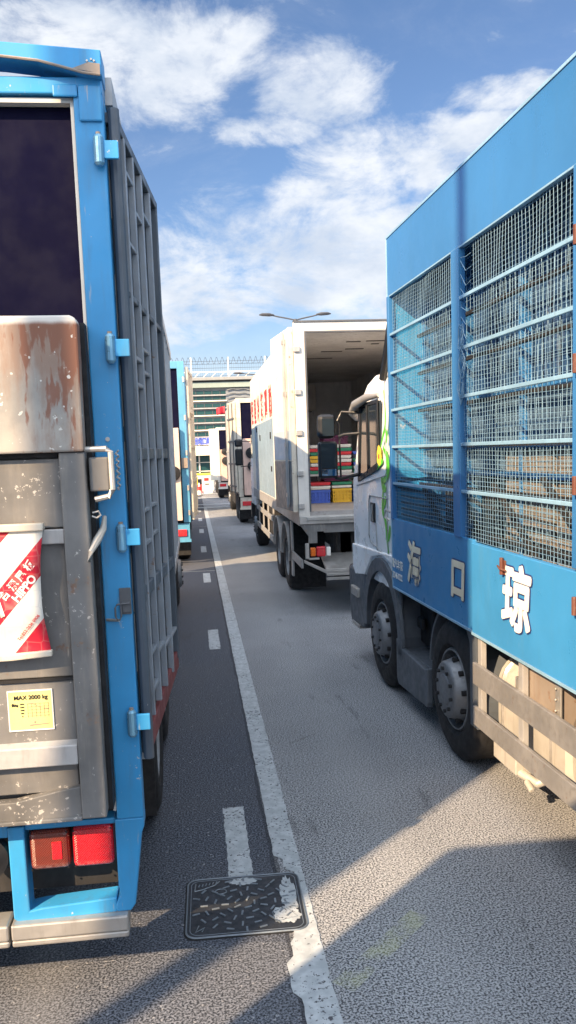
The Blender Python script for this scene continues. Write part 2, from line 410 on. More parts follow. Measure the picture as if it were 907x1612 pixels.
# ---------------------------------------------------------------- a cab for the trucks one sees little of
def cab(parent, x0, x1, y0, y1, z0, z1, m, sgn=1):
    """cab-over cab: y0 back, y1 front (sgn*); lofted with rounded front corners"""
    rings = []; n = 6
    for t in [0, .02, .25, .45, .52, .7, .88, .96, 1.]:
        z = z0+(z1-z0)*t
        lean = 0 if t < .45 else (t-.45)/.55*.28
        ins = 0 if t < .45 else (t-.45)/.55*.07
        if t > .93: ins += (t-.93)*1.2; lean += (t-.93)*2.5
        yf = y1-lean; rr = .26; ring = []
        ring += [(x0+ins, y0, z)]
        for k in range(n+1):
            a = pi-(pi/2)*k/n; ring.append((x0+ins+rr+rr*cos(a), yf-rr+rr*sin(a), z))
        for k in range(n+1):
            a = pi/2-(pi/2)*k/n; ring.append((x1-ins-rr+rr*cos(a), yf-rr+rr*sin(a), z))
        ring += [(x1-ins, y0, z)]
        rings.append(ring)
    o = MB().loft(rings).build('cab', m, parent, smooth=True)
    zw0 = z0+(z1-z0)*.50; zw1 = z0+(z1-z0)*.86
    g = MB()
    for (xx, s) in ((x0, -1), (x1, 1)):
        g.prism([(y0+.55, zw0), (y1-.38, zw0-.08), (y1-.48, zw1), (y0+.55, zw1)], .02, 'x', xx+(.045 if s < 0 else -.065)+s*.03)
    g.build('side_window', GLASS, o)
    MB().prism([(x0+.22, zw0-.05), (x1-.22, zw0-.05), (x1-.28, zw1), (x0+.28, zw1)], .02, 'y', 0).build('windscreen', GLASS, o).matrix_local = Matrix.Translation((0, y1-.005, 0)) @ Matrix.Translation((0, 0, zw0)) @ Matrix.Rotation(radians(10.5), 4, 'X') @ Matrix.Translation((0, 0, -zw0))
    b = MB(); b.box(x0-.01, x1+.01, y1-.32, y1+.06, z0-.42, z0+.02)
    b.build('bumper', BLACKP, parent, .04)
    return o
def side_mirror(parent, x, y, z, sgn, scale=1.):
    m = MB(); m.tube([(x, y-.15, z+.35), (x-sgn*.28, y+.02, z+.36)], .012, 6); m.tube([(x, y-.15, z-.28), (x-sgn*.26, y+.02, z-.30)], .012, 6)
    a = m.build('mirror_arm', BLACKP, parent)
    MB().box(x-sgn*.30-.10, x-sgn*.30+.10, y, y+.09, z-.27, z+.17).build('mirror', BLACKP, parent, .035)
    MB().box(x-sgn*.30-.10, x-sgn*.30+.10, y, y+.09, z+.22, z+.42).build('mirror', BLACKP, parent, .045)

# ================================================================ GROUND
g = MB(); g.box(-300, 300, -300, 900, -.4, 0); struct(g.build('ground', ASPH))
def strip(x0, x1, y0, y1, z, jit=.004, bite=None, step=.035):
    bm = bmesh.new(); n = max(2, int((y1-y0)/step)); prev = None
    for i in range(n+1):
        y = y0+(y1-y0)*i/n
        j = jit if y < 14 else jit*.6
        a = x0+random.uniform(-j, j); b = x1+random.uniform(-j, j)
        if bite: a, b = bite(y, a, b)
        row = [bm.verts.new((a, y+random.uniform(-.003, .003), z)), bm.verts.new((b, y+random.uniform(-.003, .003), z))]
        if prev and abs(row[1].co.x-row[0].co.x) > .002: bm.faces.new((prev[0], prev[1], row[1], row[0]))
        prev = row
    m = MB(); m.bm.free(); m.bm = bm; return m
def bite(y, a, b):
    if 3.60 < y < 3.78: a += .02+random.uniform(-.006, .006)
    if 3.78 <= y < 4.28: a += .085+.02*sin(y*40)+random.uniform(-.006, .008)
    if 4.28 <= y < 4.42: a += .045+random.uniform(-.01, .01)
    if 3.2 < y < 3.48: a -= .035
    return a, b
b_ = strip(.345, .483, -6, 36, .004, .0035, bite, .05)
struct(b_.build('lane_line', PAINT))
mk = MB(); mk.bm.free(); mk.bm = bmesh.new()
for k, (a, bb) in enumerate([(4.17, 5.14), (9.54, 10.64), (14.68, 15.85), (19.3, 20.6), (24.1, 25.4), (28.5, 29.8), (33., 34.2)]):
    s_ = strip(.085, .215, a, bb, .004, .005); tmp = bpy.data.meshes.new('t'); s_.bm.to_mesh(tmp); mk.bm.from_mesh(tmp); s_.bm.free(); bpy.data.meshes.remove(tmp)
struct(mk.build('lane_dashes', PAINT))
cz = MB()
for (a, bb) in [(35.4, 36.0), (37.6, 38.1), (43.4, 44.1), (48, 48.6)]: cz.box(-6, 9, a, bb, .0, .005)
struct(cz.build('stop_lines', PAINT))

# manhole cover: a frame, a lid with raised bars and letters, set in the road
mh = thing('manhole_cover', 'square iron manhole cover with radial raised bars beside the white lane line', 'manhole cover', (.155, 3.975, 0), radians(-1))
IRON = mat('manhole_iron', (.03, .034, .042), .5, .4, .4, (.14, .14, .15), 9, streak=False)
IRONW = mat('manhole_worn_bars', (.20, .23, .26), .42, .5, .3, (.06, .06, .07), 14, streak=False)
def rrect(hx, hy, r, n=6):
    p = []
    for (cx, cy, a0) in ((hx-r, hy-r, 0), (-hx+r, hy-r, pi/2), (-hx+r, -hy+r, pi), (hx-r, -hy+r, 3*pi/2)):
        for k in range(n+1): a = a0+pi/2*k/n; p.append((cx+r*cos(a), cy+r*sin(a)))
    return p
MB().prism(rrect(.302, .282, .06), .002, 'z', .0005).build('dark_gap', BLACK, mh)  # black ring stands in for the shaded recess round the frame
MB().prism(rrect(.285, .265, .05), .005, 'z', .0028).build('lid', IRON, mh)
fr = MB(); pts = [(p[0], p[1], .006) for p in rrect(.29, .27, .055)]; fr.tube(pts+[pts[0]], .0048, 6, False)
pts = [(p[0], p[1], .006) for p in rrect(.272, .252, .045)]; fr.tube(pts+[pts[0]], .003, 6, False); fr.build('frame', IRONW, mh)
rb = MB()
for ring, (rr, cnt) in enumerate([(.045, 5), (.095, 9), (.145, 13), (.195, 17), (.245, 20)]):
    for k in range(cnt):
        a = 2*pi*(k+.5*(ring % 2))/cnt; px, py = rr*1.05*cos(a), rr*.95*sin(a)
        if abs(px) > .255 or abs(py) > .235 or (px < -.13 and py > .15): continue
        ang = a if (k+ring) % 2 else a+pi/2
        d = Vector((cos(ang), sin(ang), 0))*.019; p = Vector((px, py, .0095)); rb.bar(p-d, p+d, .010, .006)
for k in range(6): rb.bar((-.235+.018*k, .19+.004*k, .008), (-.229+.018*k, .215+.004*k, .008), .006, .004)
rb.tube([(-.255, .15, .007), (-.21, .165, .007), (-.15, .20, .007), (-.125, .235, .007)], .004, 5); rb.tube([(-.25, .225, .007), (-.255, .15, .007)], .004, 5)
rb.tube([(-.12+.03*cos(t*pi/6), .13+.025*sin(t*pi/6), .007) for t in range(13)], .004, 5)
rb.tube([(-.23, -.17, .007), (-.245, -.225, .007), (-.2, -.19, .007), (-.215, -.225, .007)], .004, 5)
rb.tube([(.13, -.1, .007), (.2, -.07, .007), (.25, -.16, .007), (.14, -.19, .007), (.13, -.1, .007)], .004, 5)
rb.build('raised_pattern', IRONW, mh, .002, seg=1)
bl = bmesh.new()
def blob(cx, cy, rx, ry, z, sd):
    random.seed(sd); ps = []
    for k in range(40):
        a = 2*pi*k/40; q = 1+random.uniform(-.16, .16); ps.append(bl.verts.new((cx+rx*q*cos(a), cy+ry*q*sin(a), z)))
    bl.faces.new(ps)
blob(.225, .05, .042, .17, .0090, 3); blob(.20, -.13, .065, .08, .0096, 4); blob(-.005, .215, .07, .035, .0090, 5)
m_ = MB(); m_.bm.free(); m_.bm = bl; m_.build('road_paint_on_lid', PAINT, mh)
random.seed(11)

# ================================================================ LEFT NEAR TRUCK (rear post seen close)
L1 = thing('cage_truck', 'blue livestock truck seen from behind with a grey tail lift and one open gate', 'truck', (-.27, 3.32, 0))
def px(x): return x
cb = MB(); cb.box(-2.46, -.04, .10, 8.8, .92, 1.0); cb.box(-2.50, 0, .10, 8.8, 3.62, 3.70); cb.box(-.035, 0, .10, 8.8, 1.0, 3.62); cb.box(-2.5, -2.46, .10, 8.8, 1.0, 3.62); cb.box(-2.46, -.04, 8.75, 8.8, 1.0, 3.62)
cb.build('cargo_body', BLUE, L1)
ribs = MB()
for k in range(14): ribs.box(0, .022, .35+.6*k, .39+.6*k, 1.0, 3.66)
ribs.box(0, .028, .1, 8.8, 1.0, 1.08); ribs.box(0, .028, .1, 8.8, 3.6, 3.7)
ribs.build('side_ribs', GREYL, L1)
rf = MB(); rf.box(-.108, 0, 0, .09, .79, 3.60)
rf.box(-2.50, -2.39, 0, .09, .79, 3.60); rf.box(-2.50, 0, .002, .09, 3.60, 3.66)
rf.box(-.18, -.09, -.012, 0, 3.585, 3.63); rf.box(-.088, -.004, -.012, 0, 3.50, 3.628)
RFo = rf.build('rear_frame', BLUE, L1, .006)
hd = MB(); top = [(-2.5, 3.775), (-1.8, 3.80), (-.9, 3.785), (-.45, 3.765), (0.005, 3.735)]; bot = [(0.005, 3.648), (-.06, 3.655), (-.13, 3.675), (-.22, 3.695), (-.36, 3.71), (-.7, 3.725), (-1.8, 3.73), (-2.5, 3.66)]
hd.prism(top+bot, .14, 'y', -.045); hd.build('roof_visor', BLUE, L1, .004)
rs = MB(); rs.tube([(-.75, -.047, 3.722), (-.36, -.047, 3.708), (-.22, -.047, 3.694), (-.13, -.047, 3.672), (-.06, -.047, 3.654), (0, -.047, 3.648)], .005, 6); rs.prism([(-.10, 3.668), (0.0, 3.652), (0.0, 3.685), (-.04, 3.69)], .004, 'y', -.0485)
rs.build('rusty_edge', RUSTP, L1)
sl = MB(); sl.box(-.122, -.110, .02, .06, .82, 3.575); sl.box(-2.38, -.110, .02, .06, 3.575, 3.592); sl.box(-2.39, -2.378, .02, .06, .82, 3.575); sl.build('door_seal', STRIP, L1)
MB().box(-2.378, -.122, .07, .085, .82, 3.575).build('rear_dark_sheet', NAVY, L1)
blt = MB()
for (x_, z_) in ((-.03, 3.70), (-.045, 3.695), (-.02, 3.695)): blt.tube([(x_, -.045, z_), (x_, -.050, z_)], .004, 6)
blt.tube([(-.055, 0, 2.33), (-.055, -.006, 2.33)], .009, 8)
blt.tube([(-.10, -.0, 1.62), (-.05, -.028, 1.62)], .006, 6); blt.build('bolts', ALU, L1)
# hinges
for z_ in (3.39, 2.67, 1.945, 1.20):
    h_ = MB().tube([(-.022, -.03, z_-.055), (-.022, -.03, z_-.045), (-.022, -.03, z_+.045), (-.022, -.03, z_+.055)], [.012, .019, .019, .012], 12).build('hinge', HING, L1)
    MB().box(-.022, .05, -.034, -.018, z_-.03, z_+.035).build('hinge_leaf', BLUE, h_, .003)
    MB().box(-.045, -.005, -.016, .0, z_-.04, z_+.04).build('hinge_plate', BLUE, h_, .003)
    MB().tube([(-.022, -.03, z_+.05), (-.022, -.03, z_+.064)], .009, 8).build('hinge_pin', RUSTP, h_)
# latch, locks
lt = MB(); lt.box(-.045, 0.0, -.01, 0, 1.64, 1.745); lt.box(-.035, -.004, -.018, -.01, 1.65, 1.69)
lt.tube([(-.005, -.022, 1.685), (-.055, -.026, 1.683), (-.062, -.028, 1.67), (-.062, -.028, 1.635), (-.055, -.03, 1.622), (-.045, -.03, 1.622), (-.04, -.028, 1.635), (-.04, -.026, 1.68)], .004, 6)
lt.build('latch', GREYD, L1, .002)
# tail lift
TL = MB().prism([(-2.25, 2.285), (-.127, 2.285), (-.123, 2.745), (-.130, 2.765), (-.15, 2.775), (-2.25, 2.785)], .075, 'y', -.17).build('tail_lift', RPLATE, L1, .008)
u_ = MB(); u_.box(-.222, -.128, -.155, -.04, .87, 2.283); u_.box(-2.28, -2.19, -.155, -.04, .87, 2.283); u_.build('lift_upright', GREYM, TL, .006)
p_ = MB(); p_.box(-2.19, -.222, -.12, -.05, 2.005, 2.262); p_.box(-2.19, -.226, -.11, -.05, 1.43, 2.0)
p_.box(-2.19, -.226, -.115, -.05, 1.155, 1.415); p_.box(-2.19, -.232, -.105, -.05, .97, 1.09); p_.box(-2.19, -.222, -.05, -.04, .9, 2.27)
p_.build('lift_panel', GREYM, TL, .004)
q_ = MB(); q_.box(-2.19, -.222, -.142, -.11, 1.945, 2.0); q_.prism([(-.145, 1.165), (-.105, 1.185), (-.105, 1.085), (-.15, 1.09)], 1.966, 'x', -2.19)
q_.build('lift_crossbar', GREYL, TL, .004)
k_ = MB(); k_.prism([(-2.19, .875), (-.222, .875), (-.222, .995), (-.30, .985), (-.447, .955), (-.47, .95), (-2.19, .93)], .05, 'y', -.135); k_.box(-2.19, -.222, -.15, -.06, .862, .878); k_.build('lift_bottom_rail', GREYM, TL, .004)
d_ = MB(); d_.box(-.195, -.185, -.1115, -.110, 1.86, 1.87); d_.box(-2.19, -.21, -.125, -.10, 1.418, 1.428); d_.box(-2.19, -.232, -.118, -.09, 2.268, 2.283); d_.box(-.126, -.109, -.08, .0, .87, 2.76); d_.build('lift_gap_shade', BLACK, TL)  # black strips stand in for the shade in the lift's gaps
lk = MB(); lk.box(-.118, -.045, -.13, -.04, 2.135, 2.262); lk.build('lock_box', GREYM, TL, .006)
lh = MB(); lh.tube([(-.128, -.135, 2.292), (-.05, -.14, 2.292), (-.034, -.14, 2.28), (-.033, -.14, 2.14), (-.05, -.14, 2.115), (-.10, -.14, 2.105)], .011, 8); lh.build('lock_handle', ALU, TL, smooth=True)
sp = MB(); sp.tube([(-.018+.006*cos(t*1.7), -.05+.006*sin(t*1.7), 2.285-.006*t) for t in range(26)], .004, 5); sp.build('coil_cable', GREYL, TL)
hl = MB(); hl.tube([(-.078, -.06, 2.035), (-.082, -.09, 1.99), (-.105, -.12, 1.95), (-.128, -.15, 1.91), (-.135, -.16, 1.875)], [.008, .013, .016, .011, .006], 8); hl.build('release_lever', TAN, TL, smooth=True)
MB().tube([(-.115, -.125, 2.055), (-.092, -.125, 2.06), (-.085, -.125, 2.045), (-.10, -.125, 2.035), (-.118, -.125, 2.042)], .004, 6).build('eye_bolt', ALU, TL)
# load sticker
ST = mat('yellow_sticker', (.72, .62, .24), .5, 0, .35, (.5, .45, .25), 6)
stk = MB().box(-.475, -.312, -.119, -.1155, 1.232, 1.382).build('load_sticker', ST, TL)
bo = MB()
for a in ((-.478, -.309, 1.382, 1.387), (-.478, -.309, 1.227, 1.232), (-.478, -.474, 1.232, 1.382), (-.313, -.309, 1.232, 1.382)): bo.box(a[0], a[1], -.1195, -.1155, a[2], a[3])
bo.build('sticker_border', WHTXT, TL)
text('sticker_writing', 'MAX 2000 kg', (-.391, -.1205, 1.358), .0225, REAR, BLK, TL, .0006, .0004)
text('sticker_writing', '\u8ca0kg', (-.452, -.1205, 1.330), .013, REAR, BLK, TL, .0005, .0005)
for i, s_ in enumerate(('2000', '1500', '1000', '500', '0')): text('sticker_writing', s_, (-.425, -.1205, 1.333-.012*i), .008, REAR, BLK, TL, .0004, .0002)
gr = MB()
for i in range(5): gr.box(-.405, -.325, -.1203, -.1195, 1.333-.012*i, 1.334-.012*i)
for i in range(6): gr.box(-.405+.0155*i, -.4042+.0155*i, -.1203, -.1195, 1.28, 1.335)
gr.tube([(-.405, -.1205, 1.335), (-.385, -.1205, 1.335), (-.37, -.1205, 1.325), (-.35, -.1205, 1.315), (-.325, -.1205, 1.311)], .001, 4)
gr.prism([(-.40, 1.246), (-.325, 1.252), (-.325, 1.254), (-.40, 1.252)], .001, 'y', -.1205); gr.box(-.384, -.378, -.1205, -.1195, 1.257, 1.264); gr.build('sticker_chart', RUSTP, TL)
# lamp bracket
lb = MB(); lb.prism([(-.118, .79), (0.0, .79), (0.0, .752), (-.012, .72), (-.052, .42), (-.072, .392), (-.13, .392), (-.135, .42), (-.112, .47), (-.118, .50)], .10, 'y', 0)
lb.prism([(-.545, .40), (-.52, .38), (-.13, .392), (-.128, .455), (-.43, .438), (-.478, .43), (-.48, .79), (-.545, .79)], .10, 'y', .001)
lb.box(-.48, -.118, .02, .10, .765, .79); lb.box(-2.5, -.545, .02, .10, .74, .80)
lb.prism([(-1.96, .79), (-1.96, .38), (-2.44, .392), (-2.5, .79), (-2.38, .79), (-2.36, .45), (-2.03, .44), (-2.03, .79)], .10, 'y', .001)
lb.build('lamp_bracket', BLUE, L1, .006)
MB().box(-2.36, -.118, .16, .2, .44, .78).build('bumper_void', DARK, L1)
for sx, off in ((1, 0), (-1, -2.5)):
    def X(a): return a if sx > 0 else off-a
    def bx(m, a, b_, *r): m.box(min(X(a), X(b_)), max(X(a), X(b_)), *r)
    ma = MB(); bx(ma, -.293, -.128, .0, .09, .598, .765); A_ = ma.build('tail_lamp', RED, L1, .02, seg=3)
    mb_ = MB(); bx(mb_, -.465, -.305, .005, .09, .596, .762); B_ = mb_.build('tail_lamp', DRED, L1, .022, seg=3)
    r_ = MB(); bx(r_, -.375, -.335, .0015, .01, .64, .715); r_.build('reflector', RED, B_, .002)
    s_ = MB()
    for (a, z_) in ((-.285, .605), (-.136, .605), (-.285, .757), (-.136, .757), (-.457, .604), (-.313, .604), (-.313, .754), (-.457, .754)):
        s_.tube([(X(a), 0.002, z_), (X(a), -.002, z_)], .004, 6)
    s_.build('lamp_screws', BLACKP, A_)
bp = MB(); bp.box(-.552, -.083, -.035, .09, .325, .392); bp.box(-2.45, -.562, -.035, .09, .325, .392); bp.box(-.552, -.083, -.03, .06, .295, .323); bp.box(-2.45, -.562, -.03, .06, .295, .323); bp.build('rear_bumper', ALU, L1, .008)
sr = MB(); sr.lathe([(0, .0001), (.01, .09), (.05, .095)], (-.64, .0, .66), 'y', 24); sr.build('spare_lamp', BLACKP, L1, smooth=True)
# gate folded back along the side
gm = Matrix.Translation((.010, .060, 0)) @ Matrix.Rotation(-.091, 4, 'Z')
ge = bpy.data.objects.new('side_gate', None)
def gate_part(name, m, fn, par, bev=.004):
    q = MB(); fn(q); o = q.build(name, m, par, bev)
    return o
G = gate_part('side_gate', GATEP, lambda q: q.box(-.004, .004, .02, 1.15, 1.1, 3.54), L1, 0)
G.matrix_local = gm
def fr_(q):
    q.tube([(.022, .0, 1.02), (.022, .0, 3.57)], .022, 10); q.box(-.012, .022, .03, .10, 1.03, 3.55)
    q.box(-.02, .03, 1.125, 1.17, 1.16, 3.56); q.box(-.015, .03, .0, 1.17, 3.52, 3.56)
    q.box(.0, .028, .1, 1.12, 2.245, 2.295); q.box(.0, .028, .10, 1.15, 1.665, 1.72); q.box(.0, .026, .14, 1.12, 2.90, 2.925)
gate_part('gate_frame', GATE, fr_, G)
def rb_(q):
    for s in (.155, .37, .60, .86): q.box(.004, .034, s, s+.02, 1.15, 3.52)
    for s0, s1, z_ in ((.18, .38, 3.40), (.40, .6, 3.30), (.18, .38, 3.12), (.62, .86, 3.36), (.18, .37, 2.66), (.18, .37, 2.55), (.39, .6, 2.72), (.39, .6, 2.62), (.18, .37, 2.02), (.39, .6, 2.03), (.18, .37, 1.88), (.39, .60, 1.9), (.4, .6, 1.36), (.18, .37, 1.24), (.62, .86, 1.33), (.88, 1.12, 1.32), (.18, .37, 1.40)):
        q.box(.004, .028, s0, s1, z_, z_+.018)
gate_part('gate_ribs', GATER2, rb_, G)
def gr_(q): q.prism([(.10, 1.02), (1.17, 1.10), (1.17, 1.20), (.10, 1.11)], .035, 'x', -.012)
gate_part('gate_bottom_rail', GATER, gr_, G)
wb = MB()
for z_ in (3.3, 2.85, 2.5, 2.2, 1.75, 1.5): wb.box(-.008, .012, .092, .10, z_-.12, z_+.12)
wb.build('weather_strip', STRIP, L1)
for y_ in (1.9, 3.2, 9.1):
    k_ = 'dual' if y_ < 5 else 'front'
    wheel(L1, -.03, y_, -1, k_); wheel(L1, -2.47, y_, 1, k_)
ch = MB(); ch.box(-1.75, -1.6, .2, 10, .55, .92); ch.box(-.9, -.75, .2, 10, .55, .92); ch.box(-2.3, -.2, 1.85, 1.95, .42, .56); ch.box(-2.3, -.2, 3.15, 3.25, .42, .56); ch.box(-.25, -.02, 4.2, 7.0, .45, .9); ch.box(-2.4, -2.2, 4.2, 7.0, .45, .9); ch.build('chassis', DARK, L1)
mf = MB(); mf.box(-.4, -.03, 1.3, 1.315, .22, .95); mf.box(-2.45, -2.1, 1.3, 1.315, .22, .95); mf.build('mud_flap', BLACK, L1)
cab(L1, -2.45, -.06, 9.0, 10.75, .95, 2.95, BLUE)

# banner on the lift: a bellied cloth hung from a wooden slat
BN = thing('warning_banner', 'red and white striped cloth banner hung on the grey tail lift', 'banner', (-.565, 3.17, 2.005))
bm = bmesh.new(); nx_, nz_ = 40, 24; grid = []
for i in range(nx_+1):
    row = []
    for j in range(nz_+1):
        u = i/nx_; w = j/nz_; xx = -1.38*(1-u)
        right = -.022*sin(pi*w)*1.0+.004*w if True else 0
        xx += right*u**6
        yy = -.03*sin(pi*w)*(.5+.5*sin(u*3+.6))-.006*sin(w*14+u*5)-.014
        zz = -w*.468-.006*(1-u)*3*w - .012*w*(1 if u > .93 else 0)*(u-.93)*14
        row.append(bm.verts.new((xx, yy, zz)))
    grid.append(row)
for i in range(nx_):
    for j in range(nz_): bm.faces.new((grid[i][j], grid[i+1][j], grid[i+1][j+1], grid[i][j+1]))
m_ = MB(); m_.bm.free(); m_.bm = bm; cl_ = m_.build('cloth', BANNER, BN, smooth=True); so = cl_.modifiers.new('t', 'SOLIDIFY'); so.thickness = .003
sb = MB(); sb.box(-1.38, .004, -.025, .015, -.005, .022); sb.build('top_slat', CREAMR, BN, .004)
sb = MB(); sb.prism([(-1.38, -.50), (-.14, -.487), (.006, -.478), (.006, -.456), (-.14, -.462), (-1.38, -.475)], .03, 'y', -.03); sb.build('bottom_slat', CREAMR, BN, .004)
an = math.atan(1.13)
def cloth_y(x, z):
    w = min(1, max(0, -z/.475)); u = 1+x/1.38
    return -.03*sin(pi*w)*(.5+.5*sin(u*3+.6))-.006*sin(w*14+u*5)-.014
def on_cloth(o):
    for v_ in o.data.vertices: v_.co.y = cloth_y(v_.co.x, v_.co.z)-.0035
    return o
for c_, x_, z_ in zip('\u5408\u6e90\u5c3e\u677f', (-.150, -.117, -.086, -.054), (-.2406, -.204, -.170, -.133)):
    on_cloth(text('banner_writing', c_, (x_, 0, z_), .037, REAR, WHTXT, BN, 0, .0012, rot=an))
on_cloth(text('banner_writing', 'HIPPO', (-.078, 0, -.217), .041, REAR, WHTXT, BN, 0, .0016, rot=an))
on_cloth(text('banner_writing', 'Tel:852-2636 0906', (-.073, 0, -.365), .0165, REAR, REDTXT, BN, 0, .0003, rot=an))
q = MB(); q.prism([(-.20, -.27), (-.168, -.262), (-.153, -.315), (-.168, -.322), (-.176, -.300), (-.196, -.305)], .0004, 'y', 0); q.prism([(-.196, -.31), (-.18, -.305), (-.176, -.318), (-.196, -.322)], .0004, 'y', 0)
on_cloth(q.build('banner_emblem', WHTXT, BN))

# ================================================================ RIGHT NEAR TRUCK
RT = thing('livestock_truck', 'blue livestock truck with wire mesh sides and a white cab, right of the lane', 'truck', (1.701, 7.117, 0), .036)
BLEN = -8.4
fp = MB(); fp.box(0, .03, BLEN, 0, 3.53, 4.0); fp.build('fascia_panel', BLUE2, RT, .004)
fe = MB(); fe.box(-.006, .036, BLEN, .006, 4.0, 4.018); fe.box(-.004, .03, BLEN, .0, 3.518, 3.53); fe.box(-.006, .03, 0, .012, 1.05, 4.018); fe.build('panel_edge_trim', BLUETRIM, RT, .002)
lp = MB(); lp.box(0, .03, -1.925, 0, 1.05, 1.65); lp.box(-.012, .03, BLEN, -1.93, 1.045, 1.632); lp.build('skirt_panel', BLUE3, RT, .004)
le = MB(); le.box(-.008, .03, -1.925, 0, 1.035, 1.05); le.box(-.018, .03, BLEN, -1.93, 1.030, 1.045); le.build('skirt_edge_trim', BLUETRIM, RT)
body = MB(); body.box(.03, 2.5, BLEN, 0, 3.97, 4.0); body.box(.03, 2.5, BLEN, 0, 1.3, 1.36); body.box(2.46, 2.5, BLEN, 0, 1.05, 1.7); body.box(2.46, 2.5, BLEN, 0, 3.5, 3.97); body.box(.03, 2.46, -.04, 0, 1.36, 3.97)
body.box(.03, 2.46, BLEN, BLEN+.04, 3.4, 3.97); body.build('cargo_body', BLUE, RT)
posts = MB()
for (a, b_) in ((-.06, 0), (-1.735, -1.60), (-3.40, -3.27), (-5.10, -4.97), (-6.8, -6.67), (BLEN, BLEN+.1)): posts.box(-.012, .04, a, b_, 1.645, 3.525); posts.box(2.46, 2.51, a, b_, 1.7, 3.5)
posts.build('side_post', BLUE2, RT, .005)
bars = MB()
for z_ in (1.955, 2.265, 2.575, 2.885, 3.205):
    for (a, b_) in ((-1.60, -.06), (-3.27, -1.735), (-4.97, -3.40), (-6.67, -5.10), (BLEN+.1, -6.8)): bars.box(-.006, .016, a, b_, z_-.011, z_+.011); bars.box(2.47, 2.49, a, b_, z_-.011, z_+.011)
bars.build('mesh_support_bar', BLUETRIM, RT, .003)
def meshpanel(y0, y1, z0, z1, sy, sz, x, seed, torn=False):
    random.seed(seed); q = MB(); ny = int((y1-y0)/sy); nz = int((z1-z0)/sz); w = .0013 if sy < .05 else .0018
    def off(y, z): return .005*sin(y*7+seed)*sin(z*5+seed*2)+.003*sin(y*13+z*9)
    def zof(y, z): 
        t = (z-z0)/(z1-z0)
        return z + .005*sin(y*5+seed)*sin(t*18)+.014*max(0, t-.8)*5*sin(y*3.1+seed)*.6
    for i in range(ny+1):
        y = y0+sy*i+random.uniform(-.003, .003); pts = []
        for k in range(13):
            z = z0+(z1-z0)*k/12
            if torn and z > 2.75 and y > y1-.16: continue
            pts.append((x+off(y, z), y+.003*sin(z*11+i), min(zof(y, z), z1+.01)))
        if len(pts) > 1: q.tube(pts, w*1.05, 4, False)
    for j in range(nz+1):
        z = z0+sz*j; pts = []
        yl = y1-(.15 if torn and z > 2.75 else 0)
        for k in range(15):
            y = y0+(yl-y0)*k/14; pts.append((x+.003+off(y, z), y, min(zof(y, z), z1+.01)))
        q.tube(pts, w*1.15, 4, False)
        if torn and z > 2.75 and j % 3 == 0:
            q.tube([(x, yl, z), (x-.02, yl+.04, z-.03*random.random()), (x-.035, yl+.09, z+random.uniform(-.03, .06)), (x-.01, yl+.14, z+random.uniform(-.02, .04))], w*1.6, 4, False)
    return q
meshpanel(-1.60, -.06, 1.655, 3.52, .042, .0275, .020, 1).build('wire_mesh', WIRE, RT)
meshpanel(-3.27, -1.735, 1.64, 3.52, .042, .0275, .020, 2, True).build('wire_mesh', WIRE, RT)
meshpanel(-4.97, -3.40, 1.64, 3.52, .042, .0275, .020, 3).build('wire_mesh', WIRE, RT)
meshpanel(-6.67, -5.10, 1.64, 3.52, .06, .055, .020, 4).build('wire_mesh', WIRE, RT)
meshpanel(BLEN+.1, -6.8, 1.64, 3.52, .06, .055, .020, 5).build('wire_mesh', WIRE, RT)
random.seed(5)
kn = MB()
for (cy, cz) in ((-1.79, 2.95), (-1.80, 2.78), (-1.78, 2.62)):
    for k in range(5):
        r_ = random.uniform(.03, .07); kn.tube([(-.005-.02*random.random(), cy+r_*.6*cos(t*.7), cz+r_*1.5*sin(t*.7)) for t in range(k, k+8)], .0022, 4)
kn.build('torn_wire', WIRE, RT)
# interior: slatted partition high, plywood low, tier decks
SL = mat('interior_slat', (.022, .07, .17), .6, 0, .5, (.30, .27, .22), 3)
TP = mat('interior_tan_board', (.19, .165, .14), .7, 0, .6, (.28, .20, .14), 4, rust=.08)
TW = mat('interior_pale_board', (.06, .11, .18), .65, 0, .6, (.02, .05, .10), 4)
it = MB()
for k in range(44):
    y_ = -.12-k*.115; it.box(.36, .375, y_-.075, y_, 2.62, 3.93)
it.build('slatted_partition', SL, RT)
it = MB()
for (y0, y1, z0, z1) in ((-1.0, -.08, 2.1, 2.60), (-1.95, -1.05, 2.08, 2.60), (-2.95, -2.0, 2.28, 2.60), (-3.9, -3.0, 2.3, 2.6), (-5.2, -3.95, 2.1, 2.6)): it.box(.33, .36, y0, y1, z0, z1)
it.build('pale_board', TW, RT, .003)
it = MB()
for (y0, y1, z0, z1) in ((-2.45, -1.75, 1.40, 2.22), (-3.1, -2.5, 1.40, 2.24), (-3.9, -3.15, 1.4, 2.2), (-5.2, -3.95, 1.4, 2.05)): it.box(.30, .33, y0, y1, z0, z1)
it.build('tan_board', TP, RT, .003)
it = MB()
for z_ in (2.06, 2.25, 2.605): it.box(.28, .40, -5.2, -.08, z_-.02, z_+.015)
for y_ in (-.07, -1.0, -2.0, -2.98, -3.92): it.box(.29, .42, y_-.02, y_+.02, 1.36, 3.95)
it.build('tier_frame', BLUE2, RT, .003)
it = MB()
for k in range(12): it.box(.06, .075, -1.72, -.08, 1.42+.052*k, 1.435+.052*k)
it.build('lower_slats', DARK, RT)
MB().box(.46, .48, -5.3, -.08, 1.37, 3.95).build('dark_backing', DARK, RT)  # added dark sheet behind the slats, blocks light so their gaps read black
meshpanel(-3.9, -.1, 1.40, 3.9, .075, .075, .25, 8).build('cage_mesh', WIRE, RT)
q = MB()
for k in range(5): q.bar((.23, -.2-.75*k, 1.9+.05*k), (.23, -1.1-.75*k, 1.42), .035, .02)
for k in range(6): q.box(.22, .25, -3.9, -.1, 1.62+.31*k, 1.645+.31*k)
q.build('cage_rail', DARK, RT)
